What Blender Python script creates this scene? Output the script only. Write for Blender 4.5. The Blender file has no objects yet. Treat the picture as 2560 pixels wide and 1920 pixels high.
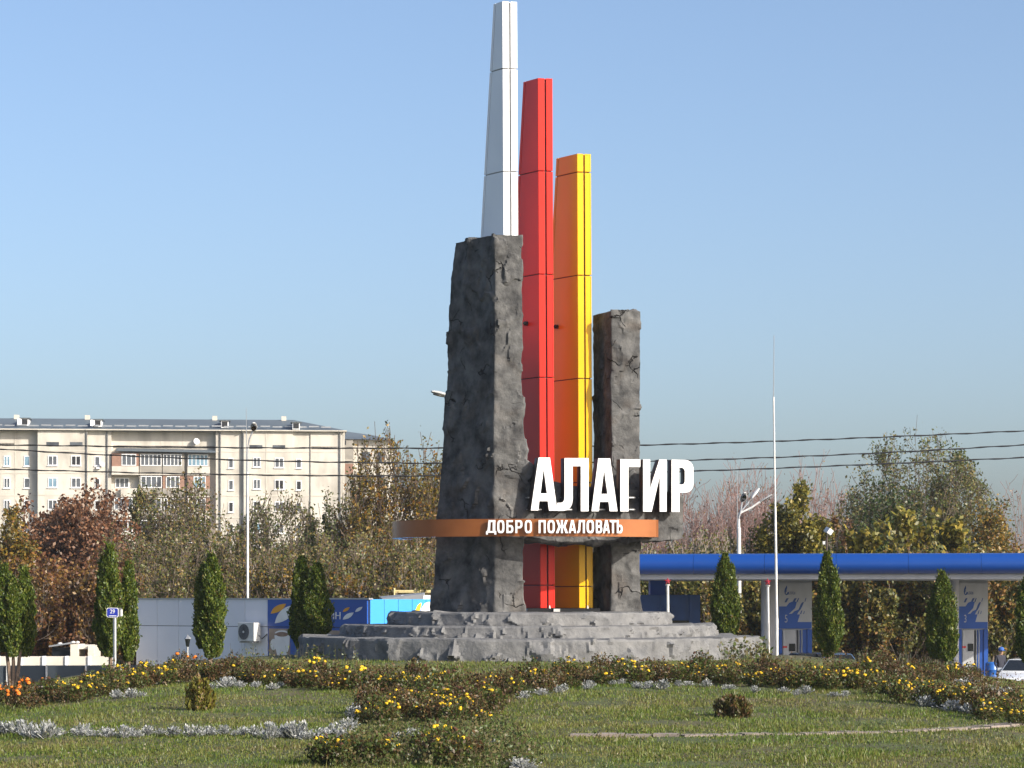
import bpy, bmesh, math, random
import numpy as np
from mathutils import Vector, Matrix, kdtree, noise as mnoise

scene = bpy.context.scene
col = scene.collection
R = math.radians

# ------------------------------------------------------------------ camera
FPX, HOR, CAMZ = 6750.0, 1500.0, 3.7          # focal length in photo pixels, horizon row, eye height
cd = bpy.data.cameras.new('camera')
cam = bpy.data.objects.new('camera', cd)
col.objects.link(cam)
cam.location = (0, 0, CAMZ)
cam.rotation_euler = (R(90), 0, 0)
cd.sensor_width = 36.0
cd.lens = FPX / 2560 * 36.0
cd.shift_y = (HOR - 960) / 2560
cd.clip_start, cd.clip_end = 0.5, 4000
scene.camera = cam

# ------------------------------------------------------------------ light
SUN_AZ, SUN_EL = R(54), R(26)                 # azimuth measured from "behind the camera" towards the right
S = Vector((math.sin(SUN_AZ) * math.cos(SUN_EL), -math.cos(SUN_AZ) * math.cos(SUN_EL), math.sin(SUN_EL)))
world = bpy.data.worlds.new('World')
scene.world = world
world.use_nodes = True
wn = world.node_tree.nodes
bg = wn['Background']
sky = wn.new('ShaderNodeTexSky')
sky.sky_type = 'NISHITA'
sky.sun_disc = False
sky.sun_elevation = SUN_EL
sky.sun_rotation = math.atan2(S.x, S.y)
sky.altitude = 600
sky.air_density = 0.82
sky.dust_density = 4.6
sky.ozone_density = 2.1
world.node_tree.links.new(sky.outputs[0], bg.inputs[0])
bg.inputs[1].default_value = 0.142
sd = bpy.data.lights.new('sun', 'SUN')
sd.energy = 4.6
sd.angle = R(0.5)
sd.color = (1.0, 0.93, 0.82)
sun = bpy.data.objects.new('sun', sd)
col.objects.link(sun)
sun.rotation_euler = S.to_track_quat('Z', 'Y').to_euler()
sun.location = (60, -40, 60)
vs = scene.view_settings
vs.view_transform = 'Standard'
vs.look = 'None'
vs.exposure = 0.58
vs.gamma = 1.0
vs.use_curve_mapping = False
scene.render.engine = 'CYCLES'
scene.cycles.max_bounces = 6
scene.cycles.transparent_max_bounces = 4


# ------------------------------------------------------------------ helpers
def X(px, Y): return (px - 1280) * Y / FPX
def Z(py, Y): return CAMZ + (HOR - py) * Y / FPX
def P(px, py, Y): return Vector((X(px, Y), Y, Z(py, Y)))

def smooth(a, b, x):
    t = np.clip((x - a) / (b - a), 0, 1)
    return t * t * (3 - 2 * t)

_rk = np.array([0, 8, 15, 20, 25, 32, 38, 42.6, 60, 90, 4000.])
_zk = np.array([1.84, 1.80, 1.62, 1.45, 1.30, 1.05, .88, .75, .35, 0, 0])
CX, CY = 0.62, 90.0
def ground(x, y):
    """height of the land: a low mound under the monument, flat beyond"""
    x = np.asarray(x, float); y = np.asarray(y, float)
    r = np.hypot(x - CX, y - CY)
    z = np.interp(r, _rk, _zk)
    s = np.maximum(np.abs(x - CX) - 9.0, 0)
    z = z - 0.030 * s ** 1.5
    z = z * (1 - smooth(98, 110, y)) * (1 - smooth(24, 34, np.abs(x - CX)))
    return np.maximum(z, 0.0)
def gz(x, y): return float(ground(x, y))

def hit(px, py):
    """where the line of sight through a photo pixel meets the mound"""
    ys = np.linspace(42, 112, 1401)
    d = Z(py, ys) - ground(X(px, ys), ys)
    i = np.argmax(d < 0)
    if not (d < 0).any(): i = np.argmin(d)
    Y = ys[i]
    return Vector((X(px, Y), Y, gz(X(px, Y), Y)))

ORG = {}
def org(o): return ORG.get(o.name, Vector((0, 0, 0))) if o else Vector((0, 0, 0))

def tag(o, label=None, cat=None, group=None, kind=None):
    if label: o['label'] = label
    if cat: o['category'] = cat
    if group: o['group'] = group
    if kind: o['kind'] = kind
    return o

def thing(name, loc, label, cat, group=None, rz=0.0):
    o = bpy.data.objects.new(name, None)
    col.objects.link(o)
    o.empty_display_size = 0.2
    o.location = loc
    o.rotation_euler = (0, 0, rz)
    ORG[o.name] = Vector(loc)
    return tag(o, label, cat, group)

def link(name, me, parent=None, loc=None, rz=0.0):
    o = bpy.data.objects.new(name, me)
    col.objects.link(o)
    if parent:
        o.parent = parent
    if loc is not None: o.location = loc
    if rz: o.rotation_euler = (0, 0, rz)
    ORG[o.name] = org(parent) + Vector(o.location)
    return o

def np_mesh(name, V, F, mat, smooth_=False):
    """V (n,3), F (m,k) with k = 3 or 4"""
    V = np.ascontiguousarray(V, np.float32); F = np.ascontiguousarray(F, np.int32)
    me = bpy.data.meshes.new(name)
    me.vertices.add(len(V)); me.vertices.foreach_set('co', V.ravel())
    m, k = F.shape
    me.loops.add(m * k); me.loops.foreach_set('vertex_index', F.ravel())
    me.polygons.add(m)
    me.polygons.foreach_set('loop_start', np.arange(0, m * k, k, dtype=np.int32))
    me.polygons.foreach_set('loop_total', np.full(m, k, np.int32))
    me.polygons.foreach_set('use_smooth', np.full(m, smooth_, bool))
    me.update(calc_edges=True)
    if mat: me.materials.append(mat)
    return me

class MB:
    """collects shapes into one mesh; coordinates are world unless local=True at build"""
    def __init__(s): s.v = []; s.f = []
    def add(s, vs, fs):
        n = len(s.v); s.v += [Vector(v) for v in vs]; s.f += [tuple(i + n for i in f) for f in fs]; return s
    def box(s, a, b, M=None):
        (x0, y0, z0), (x1, y1, z1) = a, b
        vs = [Vector(p) for p in ((x0,y0,z0),(x1,y0,z0),(x1,y1,z0),(x0,y1,z0),(x0,y0,z1),(x1,y0,z1),(x1,y1,z1),(x0,y1,z1))]
        if M: vs = [M @ v for v in vs]
        return s.add(vs, [(0,3,2,1),(4,5,6,7),(0,1,5,4),(1,2,6,5),(2,3,7,6),(3,0,4,7)])
    def prism(s, pts, d):
        """flat polygon (list of Vectors) extruded by vector d"""
        n = len(pts); d = Vector(d)
        vs = [Vector(p) for p in pts] + [Vector(p) + d for p in pts]
        fs = [tuple(range(n - 1, -1, -1)), tuple(range(n, 2 * n))] + [(i, (i + 1) % n, n + (i + 1) % n, n + i) for i in range(n)]
        return s.add(vs, fs)
    def tube(s, pts, rads, n=8, cap=True):
        pts = [Vector(p) for p in pts]
        if not hasattr(rads, '__len__'): rads = [rads] * len(pts)
        vs = []; fs = []
        for i, p in enumerate(pts):
            d = (pts[min(i + 1, len(pts) - 1)] - pts[max(i - 1, 0)]).normalized()
            a = d.orthogonal().normalized() if abs(d.z) < .98 else Vector((1, 0, 0))
            a = (a - d * a.dot(d)).normalized(); b = d.cross(a)
            for k in range(n):
                t = 2 * math.pi * k / n
                vs.append(p + (a * math.cos(t) + b * math.sin(t)) * rads[i])
        for i in range(len(pts) - 1):
            for k in range(n):
                k2 = (k + 1) % n
                fs.append((i * n + k, i * n + k2, (i + 1) * n + k2, (i + 1) * n + k))
        if cap: fs += [tuple(range(n - 1, -1, -1)), tuple((len(pts) - 1) * n + k for k in range(n))]
        return s.add(vs, fs)
    def lathe(s, c, prof, n=16):
        return s.tube([Vector(c) + Vector((0, 0, z)) for r, z in prof], [max(r, 1e-4) for r, z in prof], n)
    def build(s, name, mat, parent=None, local=False, smooth_=False, bevel=0.0):
        o0 = Vector((0, 0, 0)) if local else org(parent)
        me = bpy.data.meshes.new(name)
        me.from_pydata([tuple(v - o0) for v in s.v], [], s.f)
        if bevel:
            bm = bmesh.new(); bm.from_mesh(me)
            bmesh.ops.recalc_face_normals(bm, faces=bm.faces)
            bmesh.ops.bevel(bm, geom=[e for e in bm.edges if len(e.link_faces) == 2 and e.calc_face_angle(0) > .5], offset=bevel, segments=2, affect='EDGES', profile=.6)
            bm.to_mesh(me); bm.free()
        else:
            bm = bmesh.new(); bm.from_mesh(me); bmesh.ops.recalc_face_normals(bm, faces=bm.faces); bm.to_mesh(me); bm.free()
        if smooth_:
            me.polygons.foreach_set('use_smooth', [True] * len(me.polygons))
            me.update()
            try: me.set_sharp_from_angle(angle=R(40))
            except Exception: pass
        me.materials.append(mat)
        return link(name, me, parent)

# ------------------------------------------------------------------ materials
def new_mat(name):
    m = bpy.data.materials.new(name); m.use_nodes = True
    nt = m.node_tree
    return m, nt, nt.nodes['Principled BSDF']

def pm(name, c, rough=.6, metal=0.0, c2=None, scale=2.0, detail=4, amt=1.0, bump=0.0, bscale=30, spec=.5, coat=0.0, lo=.35, hi=.65, stretch=None):
    """procedural paint: base colour broken up by noise, with fine relief"""
    m, nt, b = new_mat(name)
    L = nt.links.new
    tc = nt.nodes.new('ShaderNodeTexCoord')
    n = nt.nodes.new('ShaderNodeTexNoise'); n.inputs['Scale'].default_value = scale; n.inputs['Detail'].default_value = detail
    if stretch:
        mp = nt.nodes.new('ShaderNodeMapping'); mp.inputs['Scale'].default_value = stretch
        L(tc.outputs['Object'], mp.inputs['Vector']); L(mp.outputs[0], n.inputs['Vector'])
    else: L(tc.outputs['Object'], n.inputs['Vector'])
    if c2 is None: c2 = tuple(x * .86 for x in c)
    r = nt.nodes.new('ShaderNodeValToRGB')
    r.color_ramp.elements[0].position = lo; r.color_ramp.elements[1].position = hi
    r.color_ramp.elements[0].color = (*c2, 1); r.color_ramp.elements[1].color = (*c, 1)
    L(n.outputs['Fac'], r.inputs['Fac']); L(r.outputs['Color'], b.inputs['Base Color'])
    b.inputs['Roughness'].default_value = rough
    b.inputs['Metallic'].default_value = metal
    b.inputs['Specular IOR Level'].default_value = spec
    if coat: b.inputs['Coat Weight'].default_value = coat
    if bump:
        n2 = nt.nodes.new('ShaderNodeTexNoise'); n2.inputs['Scale'].default_value = bscale; n2.inputs['Detail'].default_value = 5
        L(tc.outputs['Object'], n2.inputs['Vector'])
        bp = nt.nodes.new('ShaderNodeBump'); bp.inputs['Strength'].default_value = bump; bp.inputs['Distance'].default_value = .02
        L(n2.outputs['Fac'], bp.inputs['Height']); L(bp.outputs['Normal'], b.inputs['Normal'])
    return m

def leaf_mat(name, cols, trans=.35, rough=.6, patch=.0, pscale=.5, patch_cols=None):
    """each leaf takes its own colour from cols; a share of the light passes through"""
    m, nt, b = new_mat(name)
    L = nt.links.new
    g = nt.nodes.new('ShaderNodeNewGeometry')
    r = nt.nodes.new('ShaderNodeValToRGB'); r.color_ramp.interpolation = 'CONSTANT' if len(cols) > 2 else 'LINEAR'
    el = r.color_ramp.elements
    while len(el) < len(cols): el.new(.5)
    for i, c in enumerate(cols):
        el[i].position = i / len(cols); el[i].color = (*c, 1)
    fac = g.outputs['Random Per Island']
    if patch:
        tc = nt.nodes.new('ShaderNodeTexCoord')
        n = nt.nodes.new('ShaderNodeTexNoise'); n.inputs['Scale'].default_value = pscale; n.inputs['Detail'].default_value = 3
        L(tc.outputs['Object'], n.inputs['Vector'])
        mx = nt.nodes.new('ShaderNodeMix'); mx.inputs[0].default_value = patch
        mr = nt.nodes.new('ShaderNodeMapRange'); mr.inputs[1].default_value = .3; mr.inputs[2].default_value = .7
        L(n.outputs['Fac'], mr.inputs[0])
        L(g.outputs['Random Per Island'], mx.inputs[2]); L(mr.outputs[0], mx.inputs[3])
        fac = mx.outputs[0]
    L(fac, r.inputs['Fac'])
    d = nt.nodes.new('ShaderNodeBsdfDiffuse'); t = nt.nodes.new('ShaderNodeBsdfTranslucent')
    gl = nt.nodes.new('ShaderNodeBsdfGlossy'); gl.inputs['Roughness'].default_value = .45
    L(r.outputs['Color'], d.inputs['Color']); L(r.outputs['Color'], t.inputs['Color'])
    ms = nt.nodes.new('ShaderNodeMixShader'); ms.inputs[0].default_value = trans
    L(d.outputs[0], ms.inputs[1]); L(t.outputs[0], ms.inputs[2])
    m2 = nt.nodes.new('ShaderNodeMixShader'); m2.inputs[0].default_value = .03
    L(ms.outputs[0], m2.inputs[1]); L(gl.outputs[0], m2.inputs[2])
    nt.nodes.remove(b)
    L(m2.outputs[0], nt.nodes['Material Output'].inputs['Surface'])
    return m

def rock_mat(name, dark, light, ochre, ochre_amt=.5, bump=.6, crack=False):
    m, nt, b = new_mat(name)
    L = nt.links.new; N = nt.nodes.new
    tc = N('ShaderNodeTexCoord')
    n = N('ShaderNodeTexNoise'); n.inputs['Scale'].default_value = 1.7; n.inputs['Detail'].default_value = 8; n.inputs['Roughness'].default_value = .6
    L(tc.outputs['Object'], n.inputs['Vector'])
    r = N('ShaderNodeValToRGB'); e = r.color_ramp.elements
    e[0].position = .32; e[1].position = .68; e[0].color = (*dark, 1); e[1].color = (*light, 1)
    L(n.outputs['Fac'], r.inputs['Fac'])
    n2 = N('ShaderNodeTexNoise'); n2.inputs['Scale'].default_value = .9; n2.inputs['Detail'].default_value = 3; n2.inputs['Distortion'].default_value = .8
    mp = N('ShaderNodeMapping'); mp.inputs['Location'].default_value = (7, 3, 11); L(tc.outputs['Object'], mp.inputs['Vector']); L(mp.outputs[0], n2.inputs['Vector'])
    r2 = N('ShaderNodeValToRGB'); r2.color_ramp.elements[0].position = .52; r2.color_ramp.elements[1].position = .72
    r2.color_ramp.elements[1].color = (ochre_amt,) * 3 + (1,)
    L(n2.outputs['Fac'], r2.inputs['Fac'])
    mx = N('ShaderNodeMix'); mx.data_type = 'RGBA'
    L(r2.outputs['Color'], mx.inputs[0]); L(r.outputs['Color'], mx.inputs[6]); mx.inputs[7].default_value = (*ochre, 1)
    colr = mx.outputs[2]
    ck = None
    if crack:
        wv = N('ShaderNodeTexNoise'); wv.inputs['Scale'].default_value = 1.6; wv.inputs['Detail'].default_value = 4
        L(tc.outputs['Object'], wv.inputs['Vector'])
        ad = N('ShaderNodeMix'); ad.data_type = 'RGBA'; ad.blend_type = 'LINEAR_LIGHT'; ad.inputs[0].default_value = .35
        L(tc.outputs['Object'], ad.inputs[6]); L(wv.outputs['Color'], ad.inputs[7])
        vo = N('ShaderNodeTexVoronoi'); vo.feature = 'DISTANCE_TO_EDGE'; vo.inputs['Scale'].default_value = 1.05
        L(ad.outputs[2], vo.inputs['Vector'])
        r3 = N('ShaderNodeValToRGB'); r3.color_ramp.elements[0].position = .0; r3.color_ramp.elements[1].position = .022
        L(vo.outputs['Distance'], r3.inputs['Fac'])
        ms = N('ShaderNodeTexNoise'); ms.inputs['Scale'].default_value = 1.1; ms.inputs['Detail'].default_value = 2
        mp2 = N('ShaderNodeMapping'); mp2.inputs['Location'].default_value = (3, 17, 5); L(tc.outputs['Object'], mp2.inputs['Vector']); L(mp2.outputs[0], ms.inputs['Vector'])
        r4 = N('ShaderNodeValToRGB'); r4.color_ramp.elements[0].position = .53; r4.color_ramp.elements[1].position = .60
        L(ms.outputs['Fac'], r4.inputs['Fac'])
        mk = N('ShaderNodeMix'); mk.data_type = 'RGBA'; L(r4.outputs['Color'], mk.inputs[0]); mk.inputs[6].default_value = (1, 1, 1, 1); L(r3.outputs['Color'], mk.inputs[7])
        ck = mk.outputs[2]
        mc = N('ShaderNodeMix'); mc.data_type = 'RGBA'; L(ck, mc.inputs[0]); mc.inputs[6].default_value = (.012, .011, .010, 1); L(colr, mc.inputs[7])
        colr = mc.outputs[2]
    L(colr, b.inputs['Base Color'])
    b.inputs['Roughness'].default_value = .88
    b.inputs['Specular IOR Level'].default_value = .12
    n3 = N('ShaderNodeTexNoise'); n3.inputs['Scale'].default_value = 7; n3.inputs['Detail'].default_value = 9; n3.inputs['Roughness'].default_value = .65
    L(tc.outputs['Object'], n3.inputs['Vector'])
    bp = N('ShaderNodeBump'); bp.inputs['Strength'].default_value = bump; bp.inputs['Distance'].default_value = .07
    L(n3.outputs['Fac'], bp.inputs['Height'])
    if ck is not None:
        b2 = N('ShaderNodeBump'); b2.inputs['Strength'].default_value = 1.0; b2.inputs['Distance'].default_value = .06
        L(ck, b2.inputs['Height']); L(bp.outputs['Normal'], b2.inputs['Normal']); bp = b2
    L(bp.outputs['Normal'], b.inputs['Normal'])
    return m

M = {}
M['rock'] = rock_mat('painted rock', (.036, .036, .037), (.155, .153, .149), (.12, .092, .07), .30, crack=True)
M['rock_step'] = rock_mat('grey rock', (.12, .121, .124), (.205, .204, .202), (.16, .145, .125), .15)
M['white_panel'] = pm('white panel', (.80, .81, .82), .30, scale=.7, c2=(.75, .76, .78), bump=.08, bscale=1.3)
M['red_panel'] = pm('red panel', (.60, .020, .009), .34, spec=.28, scale=.7, c2=(.56, .018, .009), bump=.10, bscale=1.3)
M['yellow_panel'] = pm('yellow panel', (.80, .43, .005), .30, spec=.3, scale=.7, c2=(.76, .40, .005), bump=.10, bscale=1.3)
M['groove'] = pm('dark joint', (.03, .028, .026), .7)
M['joint_red'] = pm('red joint', (.12, .008, .008), .6)
M['joint_yellow'] = pm('yellow joint', (.18, .09, .004), .6)
M['joint_white'] = pm('grey joint', (.40, .40, .40), .6)
M['letter_white'] = pm('letter white', (.88, .88, .88), .4)
M['letter_side'] = pm('letter side brown', (.03, .018, .016), .5)
M['copper'] = pm('copper band', (.31, .105, .030), .26, .30, c2=(.25, .08, .022), scale=1.2)
M['steel'] = pm('galvanised steel', (.42, .43, .44), .45, .6)
M['black'] = pm('black plastic', (.012, .012, .013), .4)
M['white_paint'] = pm('white paint', (.66, .66, .65), .5, scale=3, c2=(.52, .51, .48))
M['lamp_grey'] = pm('lamp housing', (.50, .50, .49), .4, c2=(.40, .40, .39))
M['soil'] = pm('soil', (.09, .06, .04), .95, c2=(.05, .035, .024), scale=6, bump=.6)

# ------------------------------------------------------------------ rock builder
def nvec(pts, scale, off=0.0, octaves=3):
    o = Vector((off, off * 1.7, -off))
    return np.array([mnoise.fractal(Vector(p) * scale + o, .9, 2.0, octaves) for p in pts])

def facets(pts, seed, cell, amp, tilt, dens_area, warp=.25, aniso=(1, 1, 1)):
    """chipped-stone relief: the lowest of many tilted shallow bowls, so scallops meet in sharp ridges"""
    rng = np.random.default_rng(seed)
    A = np.array(aniso, float)
    q = pts / A
    w = np.stack([nvec(q, 1.1 / cell, 3.1 * k + seed, 3) for k in (1, 2, 3)], 1) * warp * cell
    q = q + w
    n = max(12, int(dens_area / cell ** 2 * 1.7))
    sd_ = q[rng.integers(0, len(q), n)] + rng.normal(0, .12 * cell, (n, 3))
    h = rng.uniform(-amp, amp, n); t = rng.normal(0, tilt, (n, 3))
    kd = kdtree.KDTree(n)
    for i, p in enumerate(sd_): kd.insert(p, i)
    kd.balance()
    K = min(9, n)
    idx = np.array([[r[1] for r in kd.find_n(p, K)] for p in q])
    d = q[:, None, :] - sd_[idx]
    c2 = 1.5 * amp / cell ** 2
    val = (h[idx] + (d * t[idx]).sum(2) * np.exp(-(d ** 2).sum(2) / (1.7 * cell) ** 2) + c2 * (d ** 2).sum(2)).min(1)
    return np.clip(val, -2.6 * amp, 2.2 * amp)

def loft(keys, nper, nrow, cap0=False, cap1=True, round_=2, rim=.06, ncap=7):
    """keys: list of (t, [corner points]); returns grid (rows, nu, 3)"""
    ts = np.array([k[0] for k in keys], float)
    C = np.array([[tuple(p) for p in k[1]] for k in keys], float)       # (K, corners, 3)
    tt = np.linspace(ts[0], ts[-1], nrow + 1)
    ring = np.stack([np.stack([np.interp(tt, ts, C[:, c, a]) for a in range(3)], 1) for c in range(C.shape[1])], 1)
    rows = []
    nc = C.shape[1]
    for r in ring:
        pts = []
        for c in range(nc):
            a, b = r[c], r[(c + 1) % nc]
            f = np.arange(nper[c])[:, None] / nper[c]
            pts.append(a + (b - a) * f)
        rows.append(np.concatenate(pts))
    G = np.stack(rows)
    for _ in range(round_):
        G = (np.roll(G, 1, 1) + 2 * G + np.roll(G, -1, 1)) / 4
    def cap(g, out):
        c = g.mean(0); res = []
        for k in range(1, ncap + 1):
            f = 1 - (k / ncap)
            p = c + (g - c) * f
            res.append(p + out * rim * (1 - f) ** .5 * .6)
        return np.stack(res)
    if cap1:
        d = G[-1].mean(0) - G[-2].mean(0); d = d / np.linalg.norm(d)
        G = np.concatenate([G, cap(G[-1], d)])
    if cap0:
        d = G[0].mean(0) - G[1].mean(0); d = d / np.linalg.norm(d)
        G = np.concatenate([cap(G[0], d)[::-1], G])
    return G

def grid_normals(G):
    du = np.roll(G, -1, 1) - np.roll(G, 1, 1)
    dv = np.gradient(G, axis=0)
    n = np.cross(du, dv)
    l = np.linalg.norm(n, axis=2, keepdims=True)
    return n / np.maximum(l, 1e-9)

def grid_mesh(name, G, mat, origin, smooth_=True, sharp=38):
    nr, nu = G.shape[:2]
    idx = np.arange(nr * nu).reshape(nr, nu)
    a = idx[:-1]; b = np.roll(a, -1, 1); d = idx[1:]; c = np.roll(d, -1, 1)
    F = np.stack([a, b, c, d], 2).reshape(-1, 4)
    me = np_mesh(name, G.reshape(-1, 3) - np.array(origin), F, mat, smooth_)
    try: me.set_sharp_from_angle(angle=R(sharp))
    except Exception: pass
    return me

def rock(name, keys, nper, nrow, mat, parent, seed, cell=.55, amp=.05, tilt=.22, lump=.06, lump_s=.6, aniso=(1, 1, 1), warp=.22, sharp=24, fade=None, **kw):
    G = loft(keys, nper, nrow, **kw)
    N = grid_normals(G)
    p = G.reshape(-1, 3)
    e1 = np.linalg.norm(np.roll(G, -1, 1) - G, axis=2); e2 = np.linalg.norm(np.diff(G, axis=0), axis=2)
    d = facets(p, seed, cell, amp, tilt, float((e1[:-1] * e2).sum()), warp, aniso)
    d = d - d.mean()
    d = d + nvec(p, lump_s, seed * 1.3, 3) * lump + nvec(p, 4.0, seed * 2.1, 4) * .014
    if fade is not None: d = d * fade(p)
    G = (p + N.reshape(-1, 3) * d[:, None]).reshape(G.shape)
    return link(name, grid_mesh(name, G, mat, org(parent), sharp=sharp), parent)

# ------------------------------------------------------------------ ground
def make_ground():
    xs = np.concatenate([[-900, -400, -200, -120, -80, -55], np.arange(-40, 40.1, .8), [55, 80, 120, 200, 400, 900]])
    ys = np.concatenate([[-300, -100, 0, 20, 32], np.arange(40, 116, .6), [120, 130, 150, 200, 300, 500, 1000]])
    XX, YY = np.meshgrid(xs, ys)
    ZZ = ground(XX, YY)
    bumps = np.array([mnoise.noise(Vector((x * .7, y * .7, 0))) for x, y in zip(XX.ravel(), YY.ravel())]).reshape(XX.shape)
    ZZ = ZZ + np.where(ZZ > .05, bumps * .05, 0)
    V = np.stack([XX, YY, ZZ], 2).reshape(-1, 3)
    ny, nx = XX.shape
    i = np.arange(nx * ny).reshape(ny, nx)
    F = np.stack([i[:-1, :-1], i[:-1, 1:], i[1:, 1:], i[1:, :-1]], 2).reshape(-1, 4)
    m, nt, b = new_mat('turf')
    L = nt.links.new; N = nt.nodes.new
    tc = N('ShaderNodeTexCoord')
    n1 = N('ShaderNodeTexNoise'); n1.inputs['Scale'].default_value = .35; n1.inputs['Detail'].default_value = 5
    n2 = N('ShaderNodeTexNoise'); n2.inputs['Scale'].default_value = 6; n2.inputs['Detail'].default_value = 6
    L(tc.outputs['Object'], n1.inputs['Vector']); L(tc.outputs['Object'], n2.inputs['Vector'])
    r1 = N('ShaderNodeValToRGB'); e = r1.color_ramp.elements
    e[0].position = .38; e[1].position = .62; e[0].color = (.11, .095, .034, 1); e[1].color = (.070, .100, .018, 1)
    r2 = N('ShaderNodeValToRGB'); e = r2.color_ramp.elements
    e[0].position = .35; e[1].position = .7; e[0].color = (.35, .32, .28, 1); e[1].color = (1, 1, 1, 1)
    L(n1.outputs['Fac'], r1.inputs['Fac']); L(n2.outputs['Fac'], r2.inputs['Fac'])
    mx = N('ShaderNodeMix'); mx.data_type = 'RGBA'; mx.blend_type = 'MULTIPLY'; mx.inputs[0].default_value = .8
    L(r1.outputs['Color'], mx.inputs[6]); L(r2.outputs['Color'], mx.inputs[7]); L(mx.outputs[2], b.inputs['Base Color'])
    b.inputs['Roughness'].default_value = .95
    bp = N('ShaderNodeBump'); bp.inputs['Strength'].default_value = .8; bp.inputs['Distance'].default_value = .05
    L(n2.outputs['Fac'], bp.inputs['Height']); L(bp.outputs['Normal'], b.inputs['Normal'])
    g = link('ground', np_mesh('ground', V, F, m, True))
    tag(g, 'grassy mound and flat land around the monument', 'ground', kind='structure')
make_ground()

def sheet(name, x0, x1, y0, y1, z, mat, label):
    o = MB().box((x0, y0, z - .05), (x1, y1, z)).build(name, mat)
    return tag(o, label, name.replace('_', ' '), kind='structure')
M['asphalt'] = pm('asphalt', (.055, .055, .057), .9, c2=(.04, .04, .042), scale=3, bump=.3, bscale=60)
M['concrete'] = pm('concrete paving', (.28, .27, .25), .85, c2=(.2, .19, .18), scale=1.5, bump=.2)
sheet('road', -150, 150, 98.5, 111, .012, M['asphalt'], 'asphalt road curving behind the mound')
sheet('forecourt', 2, 60, 111.2, 128, .03, M['concrete'], 'concrete forecourt under the blue station canopy')

# ------------------------------------------------------------------ the monument
mon = thing('welcome_monument', (CX, CY, 1.5), 'tall welcome monument of dark rock with white, red and yellow pylons on stone steps', 'monument')

def circ(cx, cy, r, z, n, wob=0.0, seed=0):
    rr = random.Random(seed)
    ph = [rr.uniform(0, 6.28) for _ in range(4)]
    out = []
    for k in range(n):
        a = 2 * math.pi * k / n
        q = r * (1 + wob * (math.sin(3 * a + ph[0]) + .6 * math.sin(7 * a + ph[1]) + .4 * math.sin(11 * a + ph[2])))
        out.append((cx + q * math.cos(a), cy + q * math.sin(a), z))
    return out
for i, (pxc, rad, z0, z1, cell, nr, fl) in enumerate([(1328, 7.70, 1.0, 2.50, .62, 24, .16), (1322, 6.24, 2.30, 2.88, .46, 14, .12), (1322, 4.73, 2.70, 3.30, .50, 14, .13)]):
    cx = X(pxc, 90)
    n = 46
    top = z1 - .06
    keys = [(0, circ(cx, 90, rad + fl * .25, z0, n, .004, i)), (.35, circ(cx, 90, rad + fl * .2, z0 + (top - z0) * .4, n, .004, i)),
            (.8, circ(cx, 90, rad - fl * .15, z0 + (top - z0) * .8, n, .004, i)), (.93, circ(cx, 90, rad - fl * .4, z1 - .05, n, .004, i)), (1, circ(cx, 90, rad - fl * .75, z1, n, .003, i))]
    per = int(2 * math.pi * rad / n / .066)
    rock('stone_step', keys, [per] * n, nr, M['rock_step'], mon, 11 + i, cell=cell, amp=.07 if i == 0 else .055, tilt=.55, lump=.03, lump_s=.7,
         warp=.10, sharp=20, rim=.0, ncap=6, round_=1,
         fade=(lambda zt, rr_, cx_: (lambda p: np.where((np.hypot(p[:, 0] - cx_, p[:, 1] - 90) < rr_ - .02) & (p[:, 2] > zt - .03), .12, 1.0 - .5 * smooth(zt - .14, zt - .04, p[:, 2]))))(z1, rad - fl * .7, cx))

# left pillar: corners FL, FR, BR, BL at several heights (pixel columns turned into metres at their depth)
def pil(keys_, y_fl, y_fr, y_br, y_bl):
    ks = []
    for py, fl, fr, br, bl in keys_:
        z = Z(py, y_fl)
        ks.append((z, [(X(fl, y_fl), y_fl, z), (X(fr, y_fr), y_fr, z), (X(br, y_br), y_br, z), (X(bl, y_bl), y_bl, z)]))
    return ks
kl = pil([(1545, 1236, 1320, 1200, 1072), (1500, 1235, 1311, 1195, 1076), (1440, 1237, 1311, 1190, 1082), (1300, 1236, 1311, 1190, 1090), (1200, 1235, 1322, 1195, 1096), (1130, 1234, 1322, 1198, 1102),
          (1080, 1234, 1313, 1200, 1106), (1000, 1235, 1309, 1203, 1112), (900, 1236, 1307, 1205, 1117), (780, 1238, 1309, 1206, 1122), (700, 1238, 1308, 1207, 1123), (640, 1238, 1308, 1208, 1129), (586, 1238, 1308, 1210, 1136)], 87.2, 87.45, 89.6, 89.2)
rock('rock_pillar', kl, [22, 46, 22, 46], 300, M['rock'], mon, 31, cell=.60, amp=.036, tilt=.26, lump=.03, lump_s=.6, aniso=(1, 1, 1.3), rim=.1, round_=2)
kr = pil([(1545, 1524, 1618, 1560, 1478), (1520, 1527, 1608, 1560, 1480), (1480, 1528, 1601, 1555, 1481), (1300, 1528, 1601, 1556, 1481), (1100, 1528, 1600, 1556, 1482), (900, 1528, 1602, 1556, 1482), (776, 1528, 1603, 1557, 1480)], 89.1, 89.35, 91.0, 90.7)
rock('rock_pillar', kr, [22, 40, 22, 40], 230, M['rock'], mon, 47, cell=.55, amp=.034, tilt=.26, lump=.03, lump_s=.6, aniso=(1, 1, 1.3), rim=.1, round_=2)

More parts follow.
